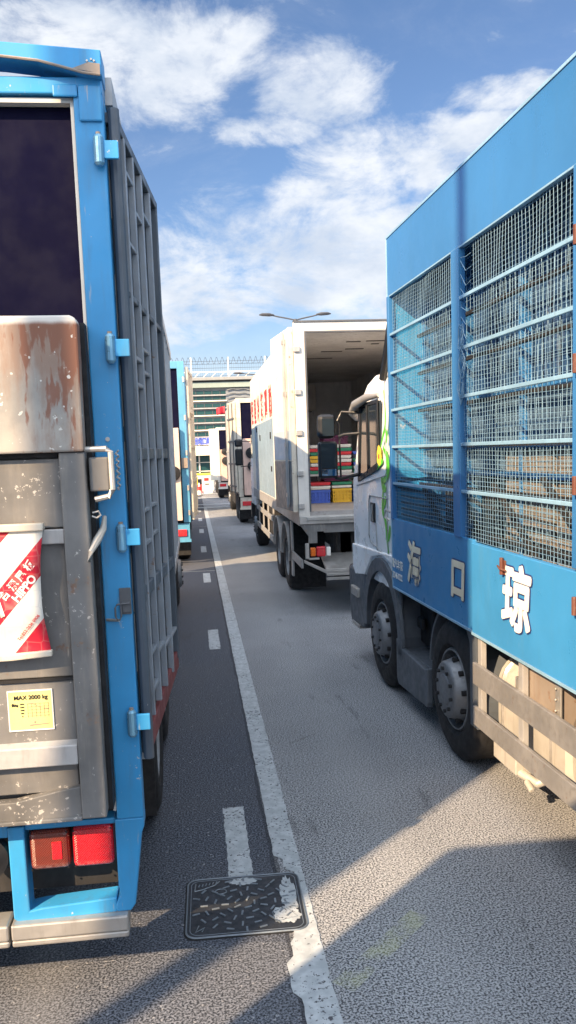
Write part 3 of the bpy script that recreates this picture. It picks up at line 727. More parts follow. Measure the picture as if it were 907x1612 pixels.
dz = MB(); dz.tube([(.04, -1.6, 1.98), (.05, -.9, 2.02), (.04, -.1, 1.97)], .012, 6); dz.tube([(.04, -3.0, 1.83), (.03, -2.2, 1.86), (.04, -1.74, 1.90)], .010, 6); dz.tube([(.04, -1.6, 1.80), (.05, -.9, 1.9), (.04, -.1, 1.92)], .010, 6); dz.build('hose', BLACK, RT, smooth=True)
def bold_text(name, c_, loc, size, m, parent, r):
    bm = bmesh.new()
    for k in range(9):
        a = 2*pi*k/8; d = 0 if k == 8 else r
        o = text('t', c_, (loc[0]-.0002*k, loc[1]+d*cos(a), loc[2]+d*sin(a)), size, SIDE, m, None, .0006, .003, shear=.08)
        bm.from_mesh(o.data); bpy.data.objects.remove(o)
    me = bpy.data.meshes.new(name); bm.to_mesh(me); bm.free(); me.materials.append(m)
    o = bpy.data.objects.new(name, me); C.objects.link(o); o.parent = parent
    return o
# writing on the skirt
for c_, y_, z_, s_ in (('\u6d77', -.63, 1.305, .36), ('\u53e3', -1.64, 1.335, .30), ('\u743c', -2.62, 1.355, .40)):
    xo = -.0095 if y_ > -1.93 else -.0215
    bold_text('skirt_outline', c_, (xo+.008, y_, z_), s_, DBTXT, RT, .019)
    bold_text('skirt_writing', c_, (xo+.004, y_, z_), s_, CRMTXT if y_ > -1.93 else WHTXT, RT, .010)
text('plate_writing', '\u5fbd\u6c7d\u8f66\u7ba1', (-.004, -.15, 1.255), .085, SIDE, WHTXT, RT, .001, .001)
text('plate_writing', 'ZD46 0222', (-.004, -.15, 1.155), .075, SIDE, WHTXT, RT, .001, .001, sx=.85)
# hinges and hooks, red-brown, on post and skirt
hk = MB()
for z_ in (3.20, 2.62, 2.05, 1.47):
    hk.tube([(-.028, -3.335, z_-.045), (-.028, -3.335, z_+.045)], .015, 10)
    hk.box(-.022, -.010, -3.38, -3.30, z_-.03, z_+.03)
hk.tube([(-.03, -2.46, 1.60), (-.03, -2.46, 1.50)], .013, 8); hk.box(-.022, -.012, -2.49, -2.43, 1.50, 1.585); hk.tube([(-.03, -2.40, 1.545), (-.045, -2.47, 1.535), (-.03, -2.52, 1.53)], .007, 6)
hk.build('rusty_hinge', mat('rusty_red_hinge', (.13, .045, .03), .65, .1, .6, (.35, .28, .22), 9, rust=.1), RT, .003)
hw = MB(); hw.tube([(-.01, .01, 1.70), (-.05, .02, 1.72), (-.06, .03, 1.66), (-.02, .01, 1.63)], .012, 6); hw.build('side_catch', ALU, RT)
# running gear
for y_, k_ in ((.54, 'front'), (-1.40, 'front'), (-5.6, 'dual'), (-6.95, 'dual')):
    wheel(RT, .03, y_, 1, k_); wheel(RT, 2.47, y_, -1, k_)
ch = MB(); ch.box(.75, .9, BLEN, 1.5, .55, 1.0); ch.box(1.6, 1.75, BLEN, 1.5, .55, 1.0); ch.box(.15, 2.3, .5, .6, .42, .58); ch.box(.15, 2.3, -1.45, -1.35, .42, .58); ch.box(.15, 2.4, BLEN, -.0, 1.03, 1.28); ch.box(.5, .75, -.9, -.3, .5, .95)
ch.box(.45, .75, -4.9, -2.0, .85, 1.0); ch.box(1.75, 2.4, -4.9, -1.9, .4, .95); ch.build('chassis', DARK, RT)
GF = mat('grey_fender_plastic', (.095, .11, .13), .5, 0, .4, (.2, .18, .16), 4)
def arch(q, yc, a0, a1, r0, r1, x0, x1, n=14, zc=.53):
    for k in range(n):
        t0 = radians(a0+(a1-a0)*k/n); t1 = radians(a0+(a1-a0)*(k+1)/n)
        P = [(yc+r*cos(t), zc+r*sin(t)) for r, t in ((r0, t0), (r1, t0), (r1, t1), (r0, t1))]
        q.prism(P, x1-x0, 'x', x0)
fd = MB(); arch(fd, .54, -5, 188, .575, .62, .03, .42); arch(fd, .54, -5, 188, .575, .70, .02, .05); fd.build('wheel_arch', GF, RT, .0)
fd = MB(); arch(fd, -1.40, 95, 188, .575, .60, .06, .40); arch(fd, -1.40, 5, 85, .575, .60, .06, .40)
fd.box(.02, .05, -1.93, -1.80, .38, 1.04); fd.prism([(-1.93, .4), (-1.93, 1.04), (-1.62, 1.04), (-1.78, .85), (-1.86, .62)], .02, 'x', .05); fd.build('mud_guard', GF, RT)
sk = MB(); sk.prism([(-.03, .17), (-.84, .20), (-.86, .24), (-.86, .52), (-.80, .50), (-.10, .52), (0.02, .58), (.02, .22)], .05, 'x', .02); sk.box(.07, .42, -.84, 0.0, .48, .50); sk.box(.035, .07, -.06, .0, .55, 1.03); sk.build('side_step', GF, RT, .012)
bt = MB(); bt.box(.22, .6, -.42, -.06, .55, .92); bt.box(.16, .20, -.30, -.16, .70, .80); bt.tube([(.30, -.7, .55), (.30, -.62, .75), (.30, -.45, .9)], .05, 8); bt.build('air_filter', DARK, RT, .02)
# fuel tanks etc under the side, in the sun
def rtank(q, yc0, yc1, xc, zc, hw, hh, r=.16, n=6):
    rings = []
    for y_, s in ((yc0, .9), (yc0+.03, 1.), (yc1-.03, 1.), (yc1, .9)):
        ring = []
        for (cx, cz, a0) in ((hw-r, hh-r, 0), (-hw+r, hh-r, pi/2), (-hw+r, -hh+r, pi), (hw-r, -hh+r, 3*pi/2)):
            for k in range(n+1): a = a0+pi/2*k/n; ring.append((xc+(cx+r*cos(a))*s, y_, zc+(cz+r*sin(a))*s))
        rings.append(ring)
    q.loft(rings)
q = MB(); rtank(q, -3.02, -2.06, .40, .62, .30, .31, .19); q.build('air_tank', TAN, RT, smooth=True)
q = MB(); rtank(q, -4.75, -3.14, .40, .64, .31, .34, .22); q.build('fuel_tank', TAN, RT, smooth=True)
q = MB(); rtank(q, -2.20, -2.13, .40, .62, .312, .322, .19); rtank(q, -2.86, -2.80, .40, .62, .312, .322, .19); rtank(q, -3.34, -3.25, .40, .64, .322, .352, .22); rtank(q, -4.5, -4.42, .40, .64, .322, .352, .22); q.build('tank_strap', RAILM, RT, smooth=True)
q = MB(); q.box(.06, .40, -3.02, -2.50, .74, 1.02); q.build('tool_box', RUSTP, RT, .008); q = MB(); q.box(.048, .06, -2.58, -2.52, .72, 1.03); q.box(.048, .06, -3.04, -2.98, .72, 1.03)
for z_ in (.78, .84, .90, .96): q.tube([(.045, -3.0, z_), (.035, -3.0, z_)], .008, 6)
q.box(.03, .06, -2.57, -2.51, .82, .90); q.build('tool_box_catch', ALU, RT, .003)
q = MB(); q.box(.10, .45, -2.35, -2.0, .22, .34); q.tube([(.12, -2.3, .24), (.2, -2.45, .2), (.3, -2.5, .26)], .03, 8); q.tube([(.14, -2.42, .21), (.14, -2.5, .18)], .02, 8); q.build('drain_valve', TAN, RT, .03)
rl = MB(); rl.box(-.012, .014, -6.2, -1.93, .70, .845); rl.box(-.012, .014, -6.2, -1.93, .425, .55); rl.build('guard_rail', RAILM, RT, .005)
rl = MB()
for y_ in (-1.99, -2.62, -3.35, -4.3, -5.1): rl.box(.014, .05, y_-.03, y_+.03, .42, 1.04)
rl.build('guard_post', GREYL, RT, .003)
# cab of the right truck
CB = cab(RT, .05, 2.45, .04, 1.93, .98, 2.98, WHITE)
sk = MB(); sk.prism([(1.26, .40), (1.86, .36), (1.92, .50), (1.92, .99), (1.22, 1.02), (1.17, .72)], .30, 'x', .03); sk.build('front_corner_fairing', GF, RT, .03)
sk = MB(); sk.box(.0, .10, 1.42, 1.72, .70, .80); sk.build('corner_lamp', ALU, RT, .01)
sk = MB(); sk.box(.02, .30, 1.45, 1.78, .36, .40); sk.build('entry_step', ALU, RT, .005)
# lower cab side, cut round the arch
q = MB(); pts = [(.04, .99), (.04, 1.23)]+[(.54+.66*cos(radians(a)), .55+.66*sin(radians(a))) for a in (115, 100, 85, 70, 55, 45)]+[(1.12, .99)]
q = MB(); q.prism([(.04, 1.20), (.5, 1.26), (.9, 1.20), (1.2, .98), (1.60, .93), (1.72, 1.0), (1.72, 1.25), (.04, 1.30)], .03, 'x', .028); q.build('lower_door', WHITE, CB, .01)
q = MB(); q.prism([(1.32, 2.0), (1.40, 1.96), (1.30, 2.60), (1.24, 2.66), (.62, 2.68), (.60, 2.14), (.66, 2.10)], .012, 'x', .052)
dw = q.build('door_window', GLASS, CB, .003)
q = MB(); q.box(.044, .056, .60, .632, 2.1, 2.70); q.prism([(1.40, 1.95), (1.44, 1.95), (1.31, 2.70), (1.25, 2.70)], .03, 'x', .04); q.box(.045, .06, .6, 1.27, 2.675, 2.71); q.prism([(.60, 2.09), (.66, 2.05), (1.44, 1.92), (1.44, 1.96), (.62, 2.13)], .02, 'x', .04); q.tube([(.045, 1.0, 2.02), (.045, 1.0, 2.68)], .012, 6); q.build('window_trim', BLACKP, dw, .003)
q = MB(); q.box(.035, .05, .76, .92, 1.545, 1.735); q.build('door_handle', BLACKP, CB, .02); q = MB(); q.tube([(.028, .80, 1.72), (.022, .80, 1.64), (.028, .80, 1.56)], .010, 8); q.build('handle_grip', ALU, CB)
q = MB(); q.tube([(.044, .30, 1.80), (.044, .96, 1.80), (.044, 1.0, 1.75), (.044, 1.02, 1.4), (.044, .96, 1.34), (.044, .35, 1.26)], .006, 6); q.tube([(.045, .32, 1.25), (.045, .32, 2.85)], .005, 6); q.tube([(.043, .7, 1.22), (.043, .74, 1.55)], .005, 6); q.tube([(.045, .3, 2.015), (.045, 1.5, 1.88)], .006, 6); q.build('door_line', GREYL, CB, smooth=True)
q = MB(); q.tube([(.10, .74, 2.76), (.03, .95, 2.75), (-.01, 1.25, 2.70), (.03, 1.55, 2.64), (.14, 1.84, 2.60), (.5, 2.0, 2.6), (1.25, 2.04, 2.6), (2.0, 2.0, 2.6), (2.36, 1.86, 2.6)], [.02, .038, .046, .046, .042, .04, .04, .04, .04], 10); q.build('sun_visor', ALU, CB, smooth=True)
q = MB(); q.prism([(.06, 2.95), (.70, 2.90), (.52, 3.15), (.33, 3.45), (.20, 3.80), (.12, 3.82), (.10, 3.2)], 2.2, 'x', .15); q.build('roof_fairing', WHITE, CB, .03)
q = MB(); q.tube([(.12, .66, 2.90), (.12, .50, 3.12), (.12, .32, 3.42), (.12, .20, 3.80)], .035, 8); q.build('fairing_strip', BLACKP, CB, smooth=True)
q = MB(); q.tube([(.08, 1.30, 2.62), (-.12, 1.40, 2.64), (-.17, 1.40, 2.55)], .013, 8); q.tube([(.07, 1.32, 2.42), (-.10, 1.40, 2.41), (-.16, 1.40, 2.39)], .016, 8); q.tube([(.06, 1.42, 2.0), (-.14, 1.42, 1.96), (-.2, 1.40, 1.97)], .018, 8); q.tube([(-.14, 1.42, 1.96), (-.15, 1.42, 2.6)], .010, 8); q.build('mirror_arm', BLACKP, RT, smooth=True)
q = MB(); q.box(-.375, -.175, 1.36, 1.47, 1.97, 2.345); mm = q.build('mirror', BLACKP, RT, .035, seg=3)
MB().box(-.352, -.198, 1.353, 1.358, 2.075, 2.325).build('mirror_face', GLASS, mm); MB().box(-.350, -.200, 1.353, 1.358, 1.995, 2.062).build('mirror_face', MIR, mm)
q = MB(); q.box(-.38, -.19, 1.36, 1.47, 2.375, 2.62); mm = q.build('mirror', BLACKP, RT, .05, seg=3); MB().box(-.335, -.215, 1.353, 1.358, 2.40, 2.575).build('mirror_face', GLASS, mm)
# vine decal: a green stem with leaves and a yellow flower
def ribbon(q, pts, w, x):
    P = [Vector((p[0], p[1])) for p in pts]; L = []; Rr = []
    for i, p in enumerate(P):
        d = (P[min(i+1, len(P)-1)]-P[max(i-1, 0)]).normalized(); n = Vector((-d.y, d.x)); ww = w*1.35*(.3+.7*sin(pi*(i+.3)/(len(P)-.2)))
        L.append(p+n*ww); Rr.append(p-n*ww)
    q.prism([(a.x, a.y) for a in L]+[(a.x, a.y) for a in reversed(Rr)], .003, 'x', x)
def curvepts(pts, n=8):
    out = []
    for i in range(len(pts)-1):
        p0 = pts[max(i-1, 0)]; p1 = pts[i]; p2 = pts[i+1]; p3 = pts[min(i+2, len(pts)-1)]
        for k in range(n):
            t = k/n; out.append(tuple(.5*((2*p1[j])+(-p0[j]+p2[j])*t+(2*p0[j]-5*p1[j]+4*p2[j]-p3[j])*t*t+(-p0[j]+3*p1[j]-3*p2[j]+p3[j])*t**3) for j in (0, 1)))
    return out+[pts[-1]]
q = MB()
for pts, w in (([(.36, 2.78), (.32, 2.6), (.33, 2.46), (.42, 2.36), (.50, 2.27)], .017), ([(.30, 2.30), (.28, 2.38), (.34, 2.44)], .015), ([(.42, 2.26), (.30, 2.18), (.27, 2.06), (.36, 1.98), (.5, 1.94)], .03), ([(.70, 2.06), (.58, 2.12), (.45, 2.14)], .03), ([(.50, 1.99), (.44, 1.9), (.35, 1.88)], .03), ([(.44, 1.92), (.47, 1.8), (.48, 1.68), (.40, 1.6), (.36, 1.5), (.34, 1.4), (.31, 1.3)], .02), ([(.47, 1.70), (.40, 1.76), (.37, 1.82)], .022), ([(.34, 1.40), (.27, 1.47), (.24, 1.56)], .02)):
    ribbon(q, curvepts(pts), w, .0435)
q.build('vine_decal', GREENL, CB)
q = MB()
for k in range(6):
    a = 2*pi*k/6+.3; ribbon(q, curvepts([(.56+.01*cos(a), 2.19+.01*sin(a)), (.56+.045*cos(a), 2.19+.055*sin(a)), (.56+.08*cos(a), 2.19+.095*sin(a))]), .03, .0425-.0004*k)
q.build('flower_decal', YELLOW, CB); q = MB(); q.prism([(.56+.02*cos(k*pi/4), 2.18+.025*sin(k*pi/4)) for k in range(8)], .003, 'x', .0385); q.build('flower_centre', REDTXT, CB)

# ================================================================ OPEN BOX TRUCK
OT = thing('box_truck', 'cream box truck with its rear doors open and crates stacked inside', 'truck', (1.44, 11.4, 0))
bx = MB(); bx.box(0, .04, .06, 8.9, 1.42, 3.95); bx.box(2.46, 2.5, .06, 8.9, 1.42, 3.95); bx.box(.04, 2.46, .06, 8.9, 3.91, 3.95); bx.box(.04, 2.46, 8.86, 8.9, 1.42, 3.91); bx.build('cargo_box', CREAM, OT)
bx = MB(); bx.box(.04, .06, .1, 8.86, 1.42, 3.88); bx.box(2.44, 2.46, .1, 8.86, 1.42, 3.88); bx.box(.04, 2.46, .1, 8.86, 3.88, 3.91); bx.box(.06, 2.44, 8.82, 8.86, 1.42, 3.88); bx.build('interior_lining', INT, OT)
bx = MB(); bx.box(.04, 2.46, .02, 8.86, 1.36, 1.42); bx.build('cargo_floor', mat('worn_ply_floor', (.38, .35, .33), .6, 0, .6, (.15, .12, .1), 3, streak=False), OT)
bx = MB(); bx.box(.3, 1.5, 8.3, 8.8, 3.2, 3.8); bx.box(.0+.9, 1.0, 8.78, 8.82, 1.5, 3.5); bx.build('cooling_unit', OFFW, OT, .02)
dk = MB(); random.seed(9)
for (x_, y_, l) in ((.95, 1.3, .22), (1.25, 1.25, .3), (.6, 3.5, .5), (.75, 2.5, .35), (1.1, 2.2, .3), (1.4, 1.6, .12), (.45, 4.4, .3)): dk.box(x_, x_+l, y_, y_+.06, 3.872, 3.879)
for k in range(16): y_ = random.uniform(1., 8); z_ = random.uniform(1.9, 3.6); dk.box(2.434, 2.44, y_, y_+.08, z_, z_+.05)
for k in range(12): x_ = random.uniform(.1, 2.3); z_ = random.uniform(2.2, 3.3); dk.box(x_, x_+.1, 8.81, 8.818, z_, z_+.05)
dk.build('scuff_marks', BLK, OT)
rf = MB(); rf.box(-.02, .13, 0, .06, 1.36, 3.98); rf.box(2.37, 2.52, 0, .06, 1.36, 3.98); rf.box(.13, 2.37, 0, .06, 3.86, 3.98); rf.build('rear_frame', OFFW, OT, .006)
rf = MB(); rf.box(.13, .15, -.006, .04, 1.42, 3.86); rf.box(2.35, 2.37, -.006, .04, 1.42, 3.86); rf.box(.15, 2.35, -.006, .04, 3.84, 3.86); rf.box(-.02, 2.52, -.02, .06, 3.98, 4.0); rf.build('rear_frame_edge', GREYD, OT)
for i in range(2):
    s = -1 if i == 0 else 1; X0 = 0 if i == 0 else 2.5
    for z_ in (3.62, 3.05, 2.5, 1.95, 1.5): MB().box(X0-.03 if s < 0 else X0-.06, X0+.06 if s < 0 else X0+.03, -.035, -.002, z_-.035, z_+.04).build('door_hinge', ALU, OT, .008)
dr = MB(); dr.box(-.055, -.0, 0, 1.22, 0, 2.50)
D1 = dr.build('rear_door', CREAM, OT, .01); D1.matrix_local = Matrix.Translation((-.03, .04, 1.42)) @ Matrix.Rotation(.105, 4, 'Z')
q = MB(); q.box(-.062, -.055, .05, 1.18, .72, 1.12); q.build('pale_blue_patch', mat('pale_blue_panel', (.42, .50, .58), .5), D1); q = MB(); q.box(-.062, -.055, .05, 1.18, .01, .70); q.build('dark_kick_plate', mat('kick_plate', (.16, .18, .20), .5, .3, .4, (.4, .3, .2)), D1)
q = MB(); q.box(-.064, -.0, -.02, .02, .0, 2.5); q.build('door_rubber_edge', CREAMR, D1); q = MB(); q.tube([(-.085, .24, .06), (-.085, .24, 2.46)], .016, 8); q.tube([(-.085, .16, .1), (-.085, .16, 2.4)], .010, 6)
for z_ in (.2, .9, 1.6, 2.3): q.box(-.10, -.055, .20, .28, z_, z_+.06)
q.build('locking_bar', GREYL, D1, smooth=False)
dr = MB(); dr.box(0, .055, 0, 1.22, 0, 2.50); D2 = dr.build('rear_door', CREAM, OT, .01); D2.matrix_local = Matrix.Translation((2.53, .04, 1.42)) @ Matrix.Rotation(-.08, 4, 'Z')
q = MB(); q.box(-.006, 0, 3.55, 5.0+2.9, 1.43, 2.86); q.build('side_door', mat('blue_grey_door', (.25, .34, .42), .45), OT, .003)
q = MB(); q.box(-.02, -.006, 3.9, 4.02, 2.5, 2.62); q.box(-.02, -.006, 6.3, 6.42, 2.5, 2.62); q.box(-.02, -.006, 3.9, 4.02, 1.9, 2.0); q.box(-.02, -.006, 7.2, 7.3, 2.7, 2.8); q.build('side_door_catch', BLACKP, OT, .004)
for k, c_ in enumerate('\u6052\u661f\u51b7\u93c8\u904b\u8f38\u8eca'):
    text('side_writing', c_, (-.004, 8.45-k*.92, 3.13), .56, SIDE, REDTXT, OT, .002, .014, sx=1.05, sy=1.05)
text('side_writing', '\u98df\u54c1', (-.004, 2.7, 2.22), .24, SIDE, REDTXT, OT, .002, .01)
text('side_writing', '2', (-.004, 2.3, 1.84), .5, SIDE, REDTXT, OT, .002, .012, sx=.5)
sk = MB(); sk.box(-.012, .02, .06, 8.9, 1.22, 1.42); sk.build('side_sill', GREYL, OT, .005)
rs = MB(); rs.box(-.02, 2.52, -.03, .08, 1.25, 1.36); rs.box(.08, 2.42, -.05, -.03, 1.30, 1.35); rs.build('rear_sill', ALU, OT, .006)
rs = MB(); rs.prism([(-.02, 1.25), (.32, 1.25), (.32, 1.14), (.22, 1.14), (.22, .98), (.10, .98), (.10, 1.08)], .06, 'y', -.01); rs.box(.32, 2.2, 0, .05, 1.12, 1.25); rs.prism([(2.52, 1.25), (2.2, 1.25), (2.2, 1.14), (2.28, 1.14), (2.28, .98), (2.4, .98), (2.4, 1.08)], .06, 'y', -.01); rs.build('rear_crossmember', GREYM, OT, .004)
for X0, s in ((0, 1), (2.5, -1)):
    def bq(a, b_): return (min(X0+s*a, X0+s*b_), max(X0+s*a, X0+s*b_))
    q = MB(); q.box(*bq(.05, .10), -.02, .03, .75, .98); q.box(*bq(.05, .24), -.02, .03, .75, .775); q.build('lamp_frame', ALU, OT, .004)
    q = MB(); q.box(*bq(.12, .19), -.03, .02, .80, .92); q.build('tail_lamp', ORANGE, OT, .01)
    q = MB(); q.box(*bq(.20, .33), -.035, .02, .79, .935); q.build('tail_lamp', RED, OT, .02)
    q = MB(); q.box(*bq(.34, .40), -.03, .02, .80, .92); q.build('tail_lamp', WHTXT, OT, .008)
tl = MB(); tl.prism([(.0, .78), (.32, .62), (2.2, .62), (2.5, .78), (2.5, .75), (2.22, .58), (.30, .58), (.0, .74)], .05, 'y', -.25); tl.prism([(-.24, .60), (.3, .76), (.3, .80), (-.24, .64)], 1.9, 'x', .3); tl.box(.3, 2.2, -.26, -.22, .49, .53); tl.box(.3, 2.2, -.26, -.22, .55, .58)
for x_ in (.62, 1.0, 1.4, 1.8): tl.box(x_, x_+.03, -.27, -.23, .48, .64)
tl.build('folded_tail_lift', ALU, OT, .004)
q = MB(); q.box(.75, 1.15, -.275, -.262, .40, .50); q.build('number_plate', OFFW, OT, .003)
q = MB(); q.box(.55, 2.0, .3, 1.0, .4, 1.1); q.box(.6, .75, .3, 8.8, .8, 1.25); q.box(1.75, 1.9, .3, 8.8, .8, 1.25); q.build('chassis', DARK, OT); q = MB(); q.lathe([(0, .0001), (0, .06), (.2, .07)], (1.15, .05, .88), 'y', 16); q.build('reversing_lamp', ALU, OT)
for y_, k_ in ((2.25, 'dual'), (3.60, 'dual'), (8.9, 'front')):
    wheel(OT, .03, y_, 1, k_); wheel(OT, 2.47, y_, -1, k_)
q = MB(); arch(q, 2.25, 0, 180, .56, .585, .0, .5); arch(q, 3.6, 0, 180, .56, .585, .0, .5); q.build('wheel_arch', GREYL, OT)
q = MB(); q.box(-.0, .55, 1.45, 1.465, .12, 1.15); q.box(1.95, 2.5, 1.45, 1.465, .12, 1.15); q.build('mud_flap', BLACK, OT)
q = MB(); q.box(.0, .03, 4.4, 8.2, .95, 1.05); q.box(.0, .03, 4.4, 8.2, .55, .66)
for y_ in (4.45, 5.6, 6.8, 8.0): q.box(.03, .06, y_, y_+.06, .5, 1.22)
q.box(.0, .03, .1, 1.3, .62, .74); q.box(.0, .03, 1.2, 1.35, .35, 1.2); q.build('side_guard', GREYL, OT, .004); q = MB(); q.box(.08, .5, 5.0, 6.4, .6, 1.15); q.build('battery_box', DARK, OT, .02)
cab(OT, .06, 2.44, 9.1, 10.95, .95, 3.0, WHITE); side_mirror(OT, .06, 10.6, 2.2, 1)
# shelf inside and crates
q = MB(); q.box(.07, 2.43, 1.62, 2.2, 1.855, 1.885); q.box(.07, .12, 1.62, 1.66, 1.42, 1.855); q.box(2.38, 2.43, 1.62, 1.66, 1.42, 1.855); q.build('cargo_shelf', ALU, OT)
CC = {n: plain('crate_'+n, c, .4) for n, c in dict(red=(.60, .03, .04), green=(.02, .22, .12), yellow=(.75, .46, .03), white=(.66, .66, .62), blue=(.06, .13, .55), purple=(.22, .03, .14), black=(.03, .03, .05)).items()}
def crate(m, W_, H_, D_):
    q = MB(); t = .012
    q.box(0, W_, 0, D_, 0, .012)
    q.box(-.008, W_+.008, -.008, t, H_-.03, H_); q.box(-.008, W_+.008, D_-t, D_+.008, H_-.03, H_); q.box(-.008, t, t, D_-t, H_-.03, H_); q.box(W_-t, W_+.008, t, D_-t, H_-.03, H_)
    nrow = max(1, int((H_-.04)/.05))
    for k in range(nrow+1):
        z_ = .012+(H_-.055)*k/max(1, nrow)
        if H_ > .1 or k == 0: q.box(.006, W_-.006, .002, t, z_, z_+.016); q.box(.006, W_-.006, D_-t, D_-.002, z_, z_+.016); q.box(.002, t, t, D_-t, z_, z_+.016); q.box(W_-t, W_-.002, t, D_-t, z_, z_+.016)
    for k in range(6):
        x_ = .004+(W_-.02)*k/5; q.box(x_, x_+.014, .0, t, .012, H_-.03); q.box(x_, x_+.014, D_-t, D_, .012, H_-.03)
    for k in range(5):
        y_ = .02+(D_-.05)*k/4; q.box(0, t, y_, y_+.014, .012, H_-.03); q.box(W_-t, W_, y_, y_+.014, .012, H_-.03)
    q.box(.03, W_-.03, .014, D_-.014, .014, H_*.8)
    return q
low = [[('blue', .215), ('white', .065), ('red', .06)], [('yellow', .23), ('white', .05), ('green', .055)], [('blue', .22), ('black', .06), ('white', .06)]]
up = [['green', 'red', 'white', 'yellow', 'yellow', 'green', 'red', 'white'], ['white', 'green', 'red', 'white', 'white', 'red', 'green', 'white'], ['green', 'white', 'blue', 'green', 'black', 'blue']]
cname = ['column beside the door post', 'middle column', 'column behind the mirrors']
pos = ['lowest', 'second from bottom', 'third from bottom', 'fourth from bottom', 'fifth from bottom', 'sixth from bottom', 'seventh from bottom', 'topmost']
WC = .30
for ci in range(3):
    z_ = 1.423; x_ = 1.845+ci*.345
    for i, (cn, h_) in enumerate(low[ci]):
        o = crate(CC[cn], WC, h_-.012, .42).build('plastic_crate', CC[cn]); o.location = (x_+random.uniform(-.006, .006), 13.15, z_)
        tag(o, f'{cn} crate below the shelf, {cname[ci]}, {pos[i]} of its stack', 'crate', 'plastic crates inside the open box truck'); z_ += h_
    z_ = 1.888
    for i, cn in enumerate(up[ci]):
        h_ = .058; o = crate(CC[cn], WC, h_-.011, .42).build('plastic_crate', CC[cn]); o.location = (x_+random.uniform(-.008, .008), 13.12+random.uniform(-.01, .01), z_)
        tag(o, f'flat {cn} crate on the shelf, {cname[ci]}, {pos[i]}', 'crate', 'plastic crates inside the open box truck'); z_ += h_
for x_, y_, cn, h_ in ((2.3, 16.2, 'purple', 1.35), (2.75, 16.2, 'black', 1.15)):
    pass
for i in range(4):
    o = crate(CC['purple'], .45, .27, .45).build('plastic_crate', CC['purple']); o.location = (2.35, 15.0, 1.423+i*.275)
    tag(o, f'deep purple crate at the back, {["lowest", "second from bottom", "third from bottom", "topmost"][i]} of its stack', 'crate', 'plastic crates inside the open box truck')
for i in range(3):
    o = crate(CC['black'], .5, .30, .45).build('plastic_crate', CC['black']); o.location = (1.72, 15.0, 1.423+i*.305)
    tag(o, f'deep black crate at the back left of the open truck, {["lowest", "middle one", "topmost"][i]} of its stack', 'crate', 'plastic crates inside the open box truck')

# ================================================================ FARTHER TRUCKS
def far_truck(label, loc, H, paint_, frame_, L=8., gate=None, opening='dark', floor=1.0, W_=2.5, lower=None, platemat=None, ribs=False, cabm=None, gatefn=None):
    T = thing('cargo_truck', label, 'truck', loc)
    q = MB(); q.box(0, .04, .06, L, floor, H); q.box(W_-.04, W_, .06, L, floor, H); q.box(.04, W_-.04, .06, L, H-.04, H); q.box(.04, W_-.04, .06, L, floor, floor+.05); q.box(.04, W_-.04, L-.04, L, floor, H-.04); q.build('cargo_body', paint_, T)
    q = MB(); q.box(-.01, .13, -.02, .06, floor-.1, H+.01); q.box(W_-.13, W_+.01, -.02, .06, floor-.1, H+.01); q.box(.13, W_-.13, -.02, .06, H-.13, H+.01); q.build('rear_frame', frame_, T, .006)
    q = MB(); q.box(.13, W_-.13, .03, .05, floor, H-.13); q.build('rear_dark_sheet', NAVY, T)  # navy sheet stands in for the shade inside the open rear
    zl = floor+(H-floor)*.58
    q = MB(); q.box(.15, W_-.15, -.14, -.04, floor-.05, zl); q.build('tail_lift', platemat or OFFW, T, .01)
    q = MB(); q.box(-.02, .0, .1, L, floor-.02, floor+.1)
    if ribs:
        for k in range(int(L/.7)): q.box(-.035, 0, .3+.7*k, .36+.7*k, floor, H)
        q.box(-.03, 0, .1, L, floor+1.3, floor+1.36)
    q.build('side_rail', GREYL, T)
    if lower:
        q = MB(); q.box(-.012, 0, .3, L-.2, floor+.1, floor+1.5); q.build('lower_side_panel', lower, T)
    q = MB(); q.box(.02, .5, -.02, .04, .56, floor-.12); q.box(W_-.5, W_-.02, -.02, .04, .56, floor-.12); q.box(0, W_, -.02, .04, .5, .56); q.build('lamp_bracket', frame_, T)
    for s_, a in ((1, 0), (-1, W_)):
        q = MB(); q.box(min(a+s_*.08, a+s_*.40), max(a+s_*.08, a+s_*.40), -.05, -.02, .62, .76); q.build('tail_lamp', RED, T, .01)
    q = MB(); q.box(.7, .85, .3, L, .55, floor); q.box(1.65, 1.8, .3, L, .55, floor); q.box(0.05, .4, L*.5, L*.75, .45, floor-.05); q.build('chassis', DARK, T)
    q = MB(); q.box(.02, .5, .7, .72, .15, floor-.05); q.box(W_-.5, W_-.02, .7, .72, .15, floor-.05); q.build('mud_flap', BLACK, T)
    for y_ in (1.4, 2.75, L-.4):
        for xx, s_ in ((.03, 1), (W_-.03, -1)): wheel(T, xx, y_, s_, 'dual' if y_ < 4 else 'front')
    cab(T, .06, W_-.06, L+.15, L+1.9, .95, min(H-.5, 3.0), cabm or WHITE)
    return T
TEAL = mat('green_blue_frame', (.25, .48, .55), .45, 0, .4)
LBLUE = mat('light_blue_frame', (.10, .32, .50), .45, 0, .3, rust=.05)
PINK = mat('faded_pink_plate', (.62, .42, .34), .55, 0, .4, rust=.08)
